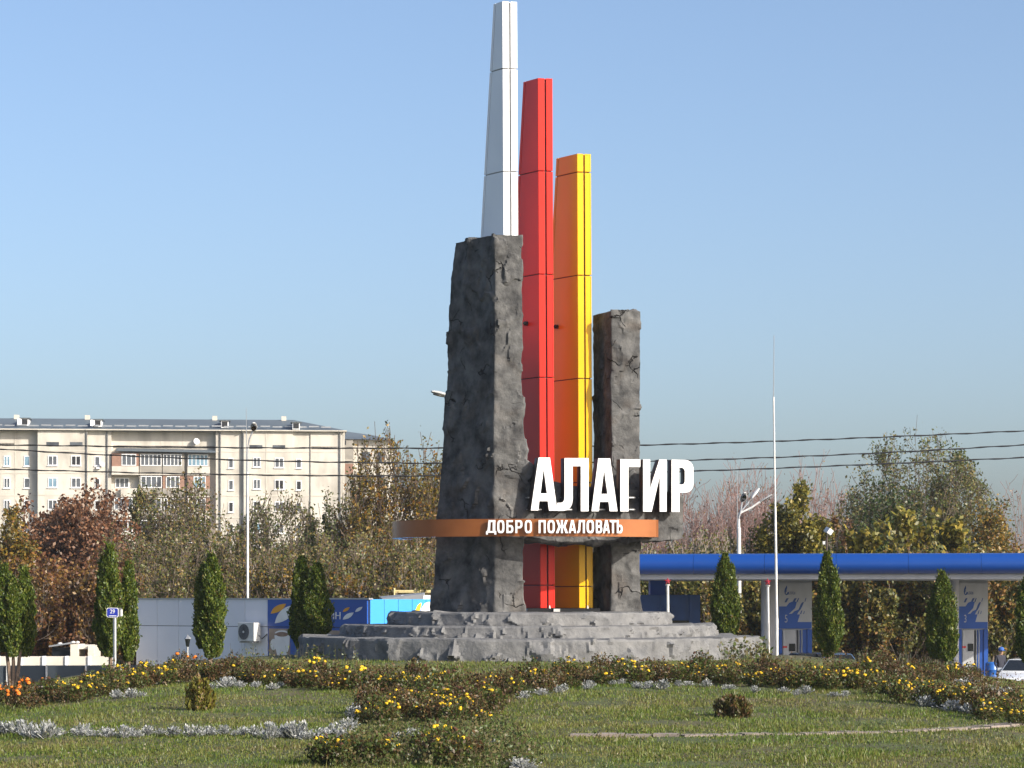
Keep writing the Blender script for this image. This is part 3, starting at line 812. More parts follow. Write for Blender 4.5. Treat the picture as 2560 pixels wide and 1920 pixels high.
def station_column(px0, px1, pxs, Y, digit, label):
    """supporting column with the printed pump panel on its front"""
    w = (px1 - px0) * Y / FPX
    o = Vector((X(px0, Y), Y, 0))
    st = thing('fuel_pump', o, label, 'fuel pump', 'fuel pumps under the canopy')
    def bx(x0, x1, y0, y1, z0, z1, mat, nm, par=None, bev=0): return MB().box((o.x + x0, o.y + y0, z0), (o.x + x1, o.y + y1, z1)).build(nm, mat, par or st, bevel=bev)
    sw = (px0 - pxs) * Y / FPX
    bx(-sw, -.02, .06, .7, .03, zb, M['canopy_white'], 'column', None, .02)
    MB().tube([(o.x - sw + .15, o.y - .02, .03), (o.x - sw + .15, o.y - .02, zb)], .15, 14).build('round_post', M['canopy_white'], st, smooth_=True)
    zr = lambda py: Z(py, Y)
    bx(0, w, .10, .7, .03, zb, M['pump_white'], 'pier')
    pt = bx(.0, w, .0, .09, zr(1572), zr(1457), M['pump_white'], 'print_panel', None, .01)
    # wave print, in pixels of the left-hand pump
    def pr_(pts, mat=M['pump_print'], dy=-.004, nm='print'):
        MB().prism([Vector((o.x + (x - 1947) / 83 * w, o.y + dy, zr(y))) for x, y in pts], (0, -.004, 0)).build(nm, mat, pt)
    wave = [(1947.5, 1516), (1966, 1516), (1973, 1507), (1984, 1503), (1992, 1505), (1988, 1520), (1972, 1535), (1980, 1534), (1986, 1528), (1996, 1524), (2001, 1524), (1996, 1530), (1993, 1536), (2000, 1536), (1994, 1555), (2029, 1555), (2029, 1571.5), (1947.5, 1571.5)]
    pr_(wave, M['pump_blue'])
    for q in ([(1961, 1506), (1966, 1496), (1972, 1495), (1966, 1506)], [(1982, 1503), (1986, 1496), (1992, 1495), (1987, 1505)], [(1991, 1505), (1995, 1496), (1998, 1495), (1994, 1505)], [(2011, 1504), (2014, 1495), (2016, 1495), (2013, 1504)],
              [(1996, 1524), (2001, 1512), (2005, 1506), (2010, 1505), (2005, 1517), (2001, 1524)], [(2000, 1535), (2003, 1527), (2006, 1525), (2003, 1535)], [(2008, 1535), (2010, 1528), (2012, 1527), (2010, 1535)]):
        pr_(q)
    # flame letter and the name beside it
    pr_([(1961, 1479), (1962, 1472), (1967, 1463), (1968, 1470), (1966, 1476), (1968, 1478), (1965, 1479), (1964, 1484), (1967, 1485), (1969, 1480), (1972, 1480), (1971, 1486), (1966, 1488), (1962, 1485)], M['pump_print'], -.004, 'flame_logo')
    tm = text_mesh('АЗПРОМ', 1, M['pump_print'], .004)
    xs2 = [v.co.x for v in tm.vertices]; ww = max(xs2) - min(xs2); hh = max(v.co.z for v in tm.vertices)
    for v in tm.vertices: v.co = (v.co.x * 17 / 83 * w / ww, v.co.y, v.co.z * (zr(1479) - zr(1486.5)) / hh)
    link('lettering', tm, pt, Vector(((1971 - 1947) / 83 * w, -.006, zr(1486.5))))
    dm = text_mesh(digit, 1, M['pump_white'], .004)
    hh = max(v.co.z for v in dm.vertices); xw = max(v.co.x for v in dm.vertices)
    for v in dm.vertices: v.co = (v.co.x * 7.5 / 83 * w / xw, v.co.y, v.co.z * (zr(1537) - zr(1556)) / hh)
    link('pump_number', dm, pt, Vector(((1961 - 1947) / 83 * w, -.012, zr(1556))))
    # opening with the dispenser
    bx(.0, .10 * w, .0, .6, .03, zr(1573), M['pump_blue'], 'side_cheek')
    bx(.86 * w, w, .0, .6, .03, zr(1573), M['pump_blue'], 'side_cheek')
    bx(.13 * w, .53 * w, .03, .5, .25, zr(1575), M['pump_white'], 'dispenser', None, .015)
    bx(.72 * w, .85 * w, .05, .5, .03, zr(1574), M['pump_blue'], 'nozzle_bay')
    bx(.31 * w, .5 * w, .01, .03, zr(1628), zr(1609), M['dark_glass'], 'display')
    bx(.12 * w, .25 * w, .01, .03, zr(1620), zr(1615), M['red_print'], 'label_plate')
    for k in range(4):
        x = o.x + (.56 + .045 * k) * w
        MB().tube([(x, o.y + .06, zr(1575)), (x + .01, o.y + .02, zr(1600)), (x - .01, o.y + .02, zr(1640)), (x, o.y + .08, .5)], .022, 6).build('hose', [M['black'], M['steel'], M['pump_blue'], M['steel']][k], st, smooth_=True)
    return st
station_column(1947, 2030, 1906, 118.6, '5', 'blue and white fuel pump numbered 5 beside the tall thin mast')
station_column(2397, 2470, 2380, 118.0, '3', 'blue and white fuel pump numbered 3 near the white car')
# dark kiosk under the left end of the canopy
ko = Vector((X(1590, 122.5), 122.5, 0))
kk = thing('kiosk', ko, 'dark blue kiosk under the left end of the blue canopy', 'kiosk')
M['kiosk_blue'] = pm('kiosk blue', (.03, .085, .25), .4)
def kb(px0, px1, py0, py1, y0, y1, mat, nm): return MB().box((X(px0, 122.5), y0, Z(py1, 122.5)), (X(px1, 122.5), y1, Z(py0, 122.5))).build(nm, mat, kk)
kb(1590, 1751, 1487, 1700, 122.5, 125.5, M['kiosk_blue'], 'wall')
for a, b in ((1592, 1650), (1651, 1714), (1724, 1750)): kb(a, b, 1489, 1547, 122.44, 122.5, M['kiosk_blue'], 'panel')
kb(1680, 1722, 1551, 1700, 122.43, 122.5, M['dark_glass'], 'door')
kb(1627, 1666, 1449, 1487, 123, 124.5, M['pump_blue'], 'support')
tm = text_mesh('Кафе', 1, M['pump_print'], .02)
xs2 = [v.co.x for v in tm.vertices]; ww = max(xs2) - min(xs2); hh = max(v.co.z for v in tm.vertices)
for v in tm.vertices: v.co = (v.co.x * 44 * 122.5 / FPX / ww, v.co.y, v.co.z * .45 / hh)
link('lettering', tm, kk, Vector((X(1640, 122.5), 122.40, Z(1533, 122.5))) - ko)

# ------------------------------------------------------------------ poles and lamps
def pole_thing(name, px, Y, zbase, label, cat, group=None): return thing(name, (X(px, Y), Y, zbase), label, cat, group)
def lamp_head(p, d, parent, L=.75, r=.17):
    """long oval street-lamp head pointing along d"""
    d = Vector(d).normalized(); side = d.cross(Vector((0, 0, 1))).normalized(); up = side.cross(d)
    m = MB(); vs, fs = [], []
    n, k = 9, 10
    for i in range(n):
        t = i / (n - 1); w = r * math.sin(math.pi * (.08 + .84 * t)) ** .6
        for j in range(k):
            a = 2 * math.pi * j / k
            vs.append(p + d * (L * t) + side * (w * math.cos(a)) + up * (w * .55 * math.sin(a) * (1.0 if math.sin(a) > 0 else .75)))
    for i in range(n - 1):
        for j in range(k): fs.append((i * k + j, i * k + (j + 1) % k, (i + 1) * k + (j + 1) % k, (i + 1) * k + j))
    fs += [tuple(range(k)), tuple((n - 1) * k + j for j in range(k))]
    h = m.add(vs, fs).build('lamp_head', M['lamp_grey'], parent, smooth_=True)
    g = MB(); c = p + d * (L * .55) - up * (r * .36)
    g.prism([c + d * (L * .33 * math.cos(a)) + side * (r * .75 * math.sin(a)) for a in np.linspace(0, 2 * math.pi, 14, endpoint=False)], -up * .03).build('lens', M['dark_glass'], h)

lm = pole_thing('street_lamp', 619, 126, 0, 'thin white street lamp with curved arm in front of the apartment block', 'street lamp')
MB().tube([P(619, 1720, 126), P(619, 1330, 126), P(619, 1180, 126)], [.062, .055, .045], 10).build('post', M['white_paint'], lm, smooth_=True)
MB().tube([P(619, 1181, 126), P(619.5, 1120, 126), P(623, 1100, 126), P(629, 1085, 126), P(634, 1075, 126)], .035, 8).build('arm', M['steel'], lm, smooth_=True)
lamp_head(P(634, 1077, 126), (.12, -1.0, .35), lm, .95, .16)
ls = pole_thing('lightning_rod', 616, 200, 0, 'hair-thin lightning rod behind the curved street lamp', 'mast')
MB().tube([P(616, 1600, 200), P(616, 1090, 200), P(615.5, 1020, 200)], [.05, .035, .015], 6).build('mast', M['steel'], ls)

l2 = pole_thing('street_lamp', 1150, 102, 0, 'street lamp whose silver head sticks out beside the left rock pillar', 'street lamp')
MB().tube([P(1165, 1720, 102), P(1165, 1010, 102)], [.12, .07], 10).build('post', M['white_paint'], l2, smooth_=True)
MB().tube([P(1165, 1012, 102), P(1150, 1000, 102), P(1125, 992, 102), P(1112, 988, 102)], .045, 8).build('arm', M['steel'], l2, smooth_=True)
lamp_head(P(1122, 990, 102), (-.62, -.25, .14), l2, .72, .17)

l3 = pole_thing('street_lamp', 1848, 132, 0, 'white street lamp with two long arms in front of the conical yellow tree', 'street lamp')
MB().tube([P(1849, 1720, 132), P(1847, 1320, 132), P(1847, 1319, 132), P(1847, 1298, 132)], [.12, .10, .07, .06], 10).build('post', M['white_paint'], l3, smooth_=True)
MB().tube([P(1847, 1300, 132), P(1848, 1290, 132), P(1851, 1281, 132), P(1856, 1252, 132)], .05, 8).build('arm', M['steel'], l3, smooth_=True)
lamp_head(P(1856, 1254, 132), (.08, -1, .5), l3, .9, .16)
MB().tube([P(1850, 1283, 132), P(1880, 1268, 132), P(1900, 1254, 132)], .05, 8).build('arm', M['white_paint'], l3, smooth_=True)
lamp_head(P(1898, 1256, 132), (1, -.1, .62), l3, .75, .10)
MB().tube([P(1853, 1278, 133), P(1872, 1255, 134), P(1880, 1243, 134)], .04, 8).build('arm', M['steel'], l3, smooth_=True)
lamp_head(P(1879, 1245, 134), (.5, .6, .62), l3, .8, .12)
r2 = pole_thing('lightning_rod', 1842, 150, 0, 'hair-thin mast beside the double street lamp', 'mast')
MB().tube([P(1843, 1600, 150), P(1843, 1160, 150)], [.04, .015], 6).build('mast', M['steel'], r2)

b = hit(1940, 1640)
mast = thing('tall_mast', b, 'tall white stepped mast with needle tip beside the fuel pump', 'mast')
Ym = b.y
MB().tube([Vector((X(1942, Ym), Ym, b.z - .2)), P(1942, 1546, Ym)], .056, 12).build('lower_section', M['white_paint'], mast, smooth_=True)
MB().tube([P(1942, 1548, Ym), P(1938, 1268, Ym)], [.046, .042], 12).build('middle_section', M['white_paint'], mast, smooth_=True)
MB().tube([P(1938, 1270, Ym), P(1934, 992, Ym)], [.034, .028], 10).build('upper_section', M['white_paint'], mast, smooth_=True)
MB().tube([P(1934, 994, Ym), P(1935, 838, Ym)], [.016, .010], 6).build('needle', M['steel'], mast)

M['star_red'] = pm('star red', (.36, .022, .04), .4, c2=(.28, .02, .035), scale=6)
for px, pyt, pyb, Y, lab in ((1669, 1461, 1600, 97, 'short white pole with red star top beside the right rock pillar'), (1919, 1463, 1660, 93, 'short white pole with red star top next to the tall mast')):
    zb_ = gz(X(px, Y), Y)
    sp = thing('star_pole', (X(px, Y), Y, zb_), lab, 'pole', 'white poles with red stars')
    MB().tube([Vector((X(px + 1.5, Y), Y, zb_ - .1)), P(px, pyt + 2, Y)], [.062, .050], 10).build('post', M['white_paint'], sp, smooth_=True)
    MB().tube([P(px, pyt + 3, Y), P(px, pyt, Y)], .085, 10).build('collar', M['white_paint'], sp)
    c = P(px, pyt - 8, Y)
    ptf = []
    for k in range(10):
        a = math.pi / 2 + k * math.pi / 5; r_ = .135 if k % 2 == 0 else .062
        ptf.append(c + Vector((r_ * math.cos(a), 0, r_ * math.sin(a))))
    m = MB(); m.add(ptf + [c + Vector((0, -.06, 0)), c + Vector((0, .06, 0))], [(k, (k + 1) % 10, 10) for k in range(10)] + [((k + 1) % 10, k, 11) for k in range(10)])
    m.build('star', M['star_red'], sp)

# kilometre sign
Yk = 79.5
b = Vector((X(287, Yk), Yk, gz(X(287, Yk), Yk)))
ks = thing('kilometre_sign', b, 'small blue kilometre sign reading 29 on a grey post', 'road sign')
MB().tube([Vector((X(287, Yk), Yk, b.z - .2)), P(287, 1526, Yk)], .052, 10).build('post', M['steel'], ks, smooth_=True)
M['sign_blue'] = pm('sign blue', (.015, .03, .30), .35)
def rr(px0, py0, px1, py1, Y, rad):
    p0, p1 = P(px0, py1, Y), P(px1, py0, Y)
    return [Vector((x, Y, z)) for x, z in rrect(p0.x, p0.z, p1.x, p1.z, rad)]
MB().prism(rr(266.5, 1519.5, 296, 1543.5, Yk - .07, .05), (0, .03, 0)).build('plate_border', M['sign_white'], ks)
MB().prism(rr(267.7, 1520.7, 294.8, 1542.3, Yk - .074, .045), (0, .02, 0)).build('plate', M['sign_blue'], ks)
tm = text_mesh('29', 1, M['sign_white'], .006)
hh = max(v.co.z for v in tm.vertices); xw = max(v.co.x for v in tm.vertices)
for v in tm.vertices: v.co = (v.co.x * 12.5 * Yk / FPX / xw, v.co.y, v.co.z * (9.8 * Yk / FPX) / hh)
link('number', tm, ks, P(274.5, 1533.5, Yk - .08) - b)
MB().box(tuple(P(272, 1540.5, Yk - .082)), tuple(P(291, 1538.8, Yk - .078))).build('small_print', M['sign_white'], ks)
MB().box((X(297, Yk), Yk - .05, Z(1542, Yk)), (X(302, Yk), Yk + .25, Z(1520, Yk))).build('back_plate', M['ac_grey'], ks)
MB().box((X(302.2, Yk), Yk - .05, Z(1540, Yk)), (X(303.6, Yk), Yk + .25, Z(1524, Yk))).build('edge_plate', M['sign_white'], ks)

# garden lantern
b = hit(468, 1664); Yl = b.y + 1.5
b = Vector((X(468, Yl), Yl, gz(X(468, Yl), Yl)))
gl = thing('garden_lantern', b, 'small grey garden lantern on a thin post before the grey wall', 'lantern')
MB().tube([Vector((X(469, Yl), Yl, b.z - .1)), P(469, 1617, Yl)], [.045, .03], 8).build('post', M['steel'], gl, smooth_=True)
c = P(469, 1617, Yl)
MB().lathe(c, [(.03, 0), (.05, .02), (.09, .25), (.10, .26)], 6).build('glass', M['dark_glass'], gl)
MB().lathe(c, [(.12, .255), (.10, .29), (.04, .35), (.015, .36), (.012, .40)], 6).build('cap', M['steel'], gl)

# floodlight on a thin pole behind the canopy
fl = pole_thing('floodlight', 2067, 127, 0, 'white floodlight on a thin dark pole behind the canopy', 'floodlight')
M['rust'] = pm('rusty steel', (.07, .05, .04), .8)
MB().tube([P(2067, 1700, 127), P(2067, 1338, 127)], .045, 8).build('post', M['rust'], fl)
MB().box((-.13, -.22, -.12), (.13, .22, .14), Matrix.Translation(P(2071, 1328, 127)) @ Matrix.Rotation(R(35), 4, 'Y') @ Matrix.Rotation(R(20), 4, 'Z')).build('housing', M['white_paint'], fl, bevel=.02)
MB().box(tuple(P(2057, 1361, 127)), tuple(P(2063, 1353, 127.15))).build('control_box', M['white_paint'], fl)

# power lines
M['cable'] = pm('cable', (.012, .012, .013), .6)
for k, (pts, lab) in enumerate([([(-60, 1111.5), (0, 1112.5), (600, 1119), (1090, 1120.5), (1600, 1112.5), (2050, 1099), (2560, 1077), (2620, 1074)], 'topmost of the three black power lines crossing behind the monument'),
                                ([(-60, 1119), (0, 1122), (500, 1147), (1090, 1158), (1700, 1151), (2050, 1139), (2560, 1112), (2620, 1108)], 'middle one of the three black power lines'),
                                ([(-60, 1171), (0, 1173), (500, 1185), (1090, 1189.5), (1740, 1177.5), (2050, 1166), (2560, 1144), (2620, 1141)], 'lowest of the three black power lines')]):
    px = np.array([p[0] for p in pts]); pyv = np.array([p[1] for p in pts])
    co = np.polyfit(px, pyv, 4)
    xs2 = np.linspace(-80, 2640, 160)
    Yw = 112 + 2 * k
    dl = (np.polyval(co, 0) - np.polyval(co, -60)) / 60; dr = (np.polyval(co, 2620) - np.polyval(co, 2560)) / 60
    xs2 = np.concatenate([[-2600], xs2, [5200]])
    fy = lambda x: np.polyval(co, -80) + dl * (x + 80) if x < -80 else (np.polyval(co, 2640) + dr * (x - 2640) if x > 2640 else np.polyval(co, x))
    MB().tube([P(x, fy(x) + .6 * math.sin(x * .055 + k), Yw) for x in xs2], [.030 + .009 * (math.sin(x * .11 + 2 * k)) for x in xs2], 5).build('power_line', M['cable'], None)
    o = bpy.data.objects[-1] if False else None
    ob = [o for o in col.objects if o.name.startswith('power_line')][-1]
    tag(ob, lab, 'power line', 'power lines behind the monument')

# low wall, dark barrier and little roof at the left edge
M['cream_wall'] = pm('whitewashed wall', (.72, .66, .56), .8, c2=(.62, .56, .47), scale=1.5)
lw = thing('low_wall', (X(100, 109), 109, 0), 'low whitewashed wall behind the leftmost cypress', 'wall')
for k in range(-6, 6):
    a = -60 + k * 57
    MB().box((X(a, 109), 109, 0), (X(a + 55, 109), 109.3, Z(1641, 109))).build('wall_panel', M['cream_wall'], lw)
    MB().box((X(a + 52, 109), 108.93, 0), (X(a + 58, 109), 109.35, Z(1640.2, 109))).build('pilaster', M['shop_grey'], lw)
M['barrier'] = pm('dark slate barrier', (.055, .07, .085), .6, c2=(.045, .058, .07), scale=.5)
br = thing('road_barrier', (X(100, 104), 104, 0), 'dark slate road barrier below the low white wall', 'barrier')
for k in range(-4, 5):
    a = -120 + 98.5 * k + 40
    MB().box((X(a, 104), 104, 0), (X(a + 97, 104), 104.12, Z(1664 - .2 * k, 104))).build('panel', M['barrier'], br)
    MB().box((X(a + 96.5, 104), 103.9, .2), (X(a + 100, 104), 104.15, Z(1663.2 - .2 * k, 104))).build('post', M['white_paint'], br)
gh = thing('garden_shed', (X(190, 118), 118, 0), 'small white framed shed with dark glazing above the low wall', 'shed')
MB().box((X(176, 118), 118, 0), (X(195, 118), 120, Z(1611, 118))).build('pillar', M['cream_wall'], gh)
MB().box((X(220, 118), 118, 0), (X(234, 118), 120, Z(1614, 118))).build('pillar', M['cream_wall'], gh)
MB().box((X(195, 118), 118.2, Z(1623, 118)), (X(220, 118), 120, Z(1613, 118))).build('lintel', M['cream_wall'], gh)
MB().box((X(126, 118), 118.4, 0), (X(176, 118), 120, Z(1618, 118))).build('glazing', M['dark_glass'], gh)
MB().prism([P(122, 1618, 118), P(180, 1609, 118), P(180, 1609, 120.5), P(122, 1618, 120.5)], (0, 0, .07)).build('roof', M['steel'], gh)
for px, w in ((150, 7), (183, 7), (194, 6)):
    MB().lathe(P(px, 1612 if px < 160 else 1608.5, 118.6), [(.01 * w, 0), (.017 * w, .04), (.012 * w, .09), (.002, .11)], 10).build('roof_vent', M['white_paint'], gh, smooth_=True)

# ------------------------------------------------------------------ apartment block
M['apt'] = pm('weathered render', (.57, .535, .47), .95, c2=(.38, .35, .305), scale=.55, detail=12, lo=.30, hi=.56, stretch=(1, 1, .35), spec=.1, bump=.2, bscale=3)
M['apt_band'] = pm('pale joint', (.56, .52, .45), .9, c2=(.46, .42, .36), scale=.5)
M['apt_grey'] = pm('grey render', (.36, .33, .28), .9, c2=(.24, .22, .19), scale=.5, detail=8)
M['apt_roof'] = pm('blue-grey roof sheet', (.105, .13, .15), .6, .0, c2=(.09, .11, .128), scale=.2)
M['brick'] = pm('brick infill', (.30, .17, .12), .9, c2=(.24, .14, .10), scale=2)
M['pvc'] = pm('white window frame', (.80, .80, .80), .4)
M['pane'] = pm('window glass', (.035, .04, .05), .06, c2=(.09, .10, .115), scale=.35, spec=.8, lo=.45, hi=.55)
M['pane_blue'] = pm('blue curtain glass', (.22, .34, .42), .15, c2=(.12, .2, .27), scale=.6)
M['pane_black'] = pm('open window', (.012, .012, .013), .6)
M['pipe'] = pm('downpipe', (.20, .20, .20), .5, .3)

AB = 350.0
ab_o = Vector((X(-60, AB), AB, 0))
AR = R(5)
apt = thing('apartment_block', ab_o, 'long weathered beige apartment block with blue grey roof and enclosed balconies', 'apartment building', rz=AR)
def ua(px): return (px + 60) * AB / FPX / math.cos(AR) * (1 + (px + 60) * 1.1e-5)
def za(py): return CAMZ + (HOR - py) * AB / FPX
def ab(px0, px1, py0, py1, v0, v1, mat, nm, par=None, zz=None):
    z0, z1 = zz if zz else (za(py1), za(py0))
    m = MB().box((ua(px0), v0, z0), (ua(px1), v1, z1))
    return m.build(nm, mat, par or apt, local=True)
ev = 1074
secs = [(-60, 92, 1.1, 'wall'), (92, 213, 0, 'wall'), (213, 272, .35, 'wall'), (272, 530, 1.3, 'wall'), (530, 596, .25, 'wall'), (596, 720, 0, 'wall'), (720, 764, .25, 'wall'), (764, 848, .12, 'wall')]
for a, b, v, nm in secs: ab(a, b, ev, 1500, v, 12, M['apt'], nm, None, (0, za(ev)))
# roof: two slopes with hips
zr0, zr1 = za(1072), za(1037.5)
rv = [(ua(-62), -.4, zr0), (ua(853), -.4, zr0), (ua(853), 13, zr0), (ua(-62), 13, zr0), (ua(-62), 6.1, zr1), (ua(722), 6.1, zr1)]
roof = MB().add(rv, [(0, 1, 5, 4), (1, 2, 5), (2, 3, 4, 5), (3, 0, 4), (3, 2, 1, 0)]).build('roof', M['apt_roof'], apt, local=True)
MB().box((ua(-62), -.46, zr0 - .12), (ua(853), -.38, zr0 + .03)).build('gutter', M['apt_band'], roof, local=True)
for k in range(30):
    a = -50 + 30 * k
    if a > 815: break
    f = .17 + .0 * (k % 2)
    v = -.8 + 6.9 * f; z = zr0 + (zr1 - zr0) * f
    MB().box((ua(a), v - .15, z + .10 + .06 * (k % 2)), (ua(a + 24), v - .05, z + .26 + .06 * (k % 2))).build('snow_guard', M['steel'], roof, local=True)
for k, (px, py) in enumerate([(58, 1053), (239, 1056), (552, 1057), (728, 1061)]):
    z1 = za(py - 9) ; z0 = za(py + 9); f = (z0 - zr0) / (zr1 - zr0); v = -.8 + 6.9 * f
    f2 = (z1 - zr0) / (zr1 - zr0)
    u0, u1 = ua(px - 9), ua(px + 9)
    d = MB().box((u0, v - .1, z0), (u1, v + 3.0, z1)).build('dormer', M['pvc'], roof, local=True)
    MB().box((u0 - .25, v - .3, z1), (u1 + .25, v + 3.2, z1 + .10)).build('dormer_roof', M['apt_roof'], d, local=True)
    MB().box((u0 + .12, v - .16, z0 + .15), (u1 - .12, v - .08, z1 - .1)).build('dormer_window', M['pane_black'], d, local=True)
    if k < 2:
        MB().box((0, -.04, 0), (.75, 0, z1 - z0 - .15), Matrix.Translation((u0 + .05, v - .14, z0 + .1)) @ Matrix.Rotation(R(-130), 4, 'Z')).build('open_sash', M['pvc'], d, local=True)
for px in (28, 205, 524, 697):
    MB().box((ua(px - 5), 5.6, zr1 - .3), (ua(px + 7), 6.6, zr1 + .45)).build('chimney', M['apt_band'], roof, local=True)
# pale floor bands and joints
def vface(px):
    for a, b, v, nm in secs:
        if a <= px < b: return v
    return 0
for a, b, v, nm in secs:
    for py in (1126, 1181.5, 1237, 1292, 1348):
        if (a, b) == (272, 530) and py > 1130: continue
        ab(a + .5, b - .5, py - 1.2, py + 1.6, v - .035, v + .05, M['apt_band'], 'floor_band')
for px in (35, 92.8, 335, 394, 448, 654, 764.5, 845):
    v = vface(px); ab(px - 1.2, px + 1.2, ev + 3, 1500, v - .03, v + .05, M['apt_band'], 'joint_strip', None, (0 if not 272 < px < 530 else za(1112), za(ev + 1)))
for px in (212.5, 262.5, 541, 598, 836):
    v = vface(px); MB().tube([(ua(px), v - .14, 0), (ua(px), v - .14, za(ev + 4)), (ua(px) - .2, v - .6, za(ev))], .085, 6).build('downpipe', M['pipe'], apt, local=True)
# perforated band under the eaves of the recessed part
def perf(px0, px1, py, v):
    n = int((px1 - px0) / 3.4)
    o = ab(px0, px1, py - 3.5, py + 3.5, v - .03, v + .02, M['apt_grey'], 'vent_band')
    m = MB()
    for k in range(n):
        u = ua(px0 + 1 + 3.4 * k); m.box((u, v - .05, za(py + 2.2)), (u + .09, v - .028, za(py - 2.2)))
    x = m.build('vent_slots', M['pane_black'], o, local=True); x['kind'] = 'stuff'
perf(276, 526, 1114, 1.3); perf(766, 834, 1115, .12); perf(-40, 34, 1109, 1.1)
# windows
WM = {}
def window(px0, px1, py0, py1, bars=1, glass='pane', v=None, sill=True):
    v = vface((px0 + px1) / 2) if v is None else v
    w = ua(px1) - ua(px0); h = za(py0) - za(py1)
    key = (round(w, 1), round(h, 1), bars)
    if key not in WM:
        m = MB(); f = .10
        m.box((0, -.07, 0), (w, .03, f)).box((0, -.07, h - f), (w, .03, h)).box((0, -.07, f), (f, .03, h - f)).box((w - f, -.07, f), (w, .03, h - f))
        for k in range(bars):
            x = w * (k + 1) / (bars + 1); m.box((x - f / 2, -.065, f), (x + f / 2, .02, h - f))
        if sill: m.box((-.08, -.16, -.10), (w + .08, .02, -.004))
        me = bpy.data.meshes.new('window'); me.from_pydata([tuple(q) for q in m.v], [], m.f); me.materials.append(M['pvc'])
        pn = MB().box((f * .5, -.03, f * .5), (w - f * .5, .02, h - f * .5))
        mp = {}
        for gname in ('pane', 'pane_blue', 'pane_black'):
            mm = bpy.data.meshes.new('pane'); mm.from_pydata([tuple(q) for q in pn.v], [], pn.f); mm.materials.append(M[gname]); mp[gname] = mm
        WM[key] = (me, mp)
    me, mp = WM[key]
    o = link('window', me, apt, Vector((ua(px0), v, za(py1))))
    link('pane', mp[glass], o)
rw = random.Random(4)
for px0, px1 in ((113, 144), (171, 202), (613, 645), (670, 701)): ab(px0, px1, 1104 if px0 < 300 else 1109, 1114.5 if px0 < 300 else 1118.5, vface(px0 + 1) - .02, vface(px0 + 1) + .05, M['pane'], 'attic_window')
for row in range(5):
    dy = 55.3 * row
    for px0, px1, bars, y0, y1 in ((117, 140, 1, 1138, 1163), (174, 198, 1, 1138, 1163), (231, 244.5, 0, 1139, 1163), (56, 70.5, 0, 1138, 1164), (6, 22, 1, 1138, 1164), (561, 573.5, 0, 1142, 1168), (622, 640.5, 1, 1140, 1165), (675, 697.5, 1, 1141, 1166), (728, 742, 0, 1143, 1167)):
        window(px0, px1, y0 + dy, y1 + dy, bars, rw.choice(['pane', 'pane', 'pane_black', 'pane_blue', 'pane']))
# enclosed balconies in the recess
for row in range(5):
    dy = 55.3 * row
    yb = 1183 + dy
    def bal(px0, px1, v0, infill, win, front, glass, bars):
        b = ab(px0, px1, 1164 + dy, yb, v0, 1.3, front, 'balcony')
        ab(px0 - .5, px1 + .5, yb, yb + 2.5, v0 - .08, 1.3, M['apt_band'], 'slab', b)
        if win:
            ab(px0, px1, 1131 + dy, 1164 + dy, v0 + .1, 1.25, infill, 'infill', b)
            wv = v0 + .1
            for (a, c) in win: window(a, c, 1133 + dy, 1162.5 + dy, bars, glass, wv, False)
        return b
    if row == 0:
        bal(274, 340, -.1, M['brick'], [(298, 334)], M['apt'], 'pane', 2)
        bal(342, 397, .1, M['apt_grey'], [(344, 396)], M['apt_grey'], 'pane', 4)
        bal(399, 452, .1, M['apt_grey'], [(400, 446)], M['apt_grey'], 'pane', 4)
        bal(460, 515, .35, M['apt_grey'], [(461, 511)], M['apt'], 'pane_blue', 4)
    elif row == 1:
        bal(296, 340, -.1, None, [], M['apt'], 'pane', 2)
        window(281, 315, 1137 + dy, 1162 + dy, 2, 'pane', 1.3, False)
        bal(342, 397, .1, M['apt_grey'], [(345, 397)], M['apt_grey'], 'pane', 3)
        bal(399, 452, .1, M['brick'], [(407, 441)], M['apt_grey'], 'pane', 2)
        bal(460, 515, .35, M['brick'], [(475, 505)], M['apt_grey'], 'pane_blue', 2)
    else:
        bal(274, 340, -.1, M['brick'] if row % 2 else M['apt_grey'], [(280, 325)], M['apt'], 'pane', 3)
        bal(342, 397, .1, M['apt_grey'], [(344, 396)], M['apt_grey'], 'pane', 3)
        bal(399, 452, .1, M['apt_grey'], [(402, 445)], M['apt_grey'], 'pane_black', 4)
        bal(460, 515, .35, M['brick'], [(462, 505)], M['apt'], 'pane', 3)
lean = MB().prism([Vector((ua(285), -.5, za(1124))), Vector((ua(530), -.5, za(1127))), Vector((ua(530), 1.3, za(1120))), Vector((ua(285), 1.3, za(1117)))], (0, 0, -.12))
lean.build('balcony_roof', M['apt_roof'], apt, local=True)
def dish(px, py, v, r, nm='satellite_dish'):
    c = Vector((ua(px), v, za(py))); d = Vector((.35, -.9, .25)).normalized(); s_ = d.cross(Vector((0, 0, 1))).normalized(); u_ = s_.cross(d)
    vs = [c]; fs = []
    for i, q in enumerate((.5, 1.0)):
        for k in range(12):
            a = math.pi * k / 6; vs.append(c + (s_ * math.cos(a) + u_ * math.sin(a)) * r * q + d * (.22 * r * q * q))
    fs += [(0, 1 + k, 1 + (k + 1) % 12) for k in range(12)] + [(1 + k, 13 + k, 13 + (k + 1) % 12, 1 + (k + 1) % 12) for k in range(12)]
    o = MB().add(vs, fs).build(nm, M['pvc'], apt, local=True)
    MB().tube([c, c + Vector((0, .55, -.2))], .04, 5).build('dish_arm', M['pipe'], o, local=True)
dish(482, 1100, .75, .42); dish(251, 1160, -.1, .32)
for px, py in ((236, 1166),):
    ab(px, px + 9, py, py + 5, -.05, .35, M['pvc'], 'cooling_unit')

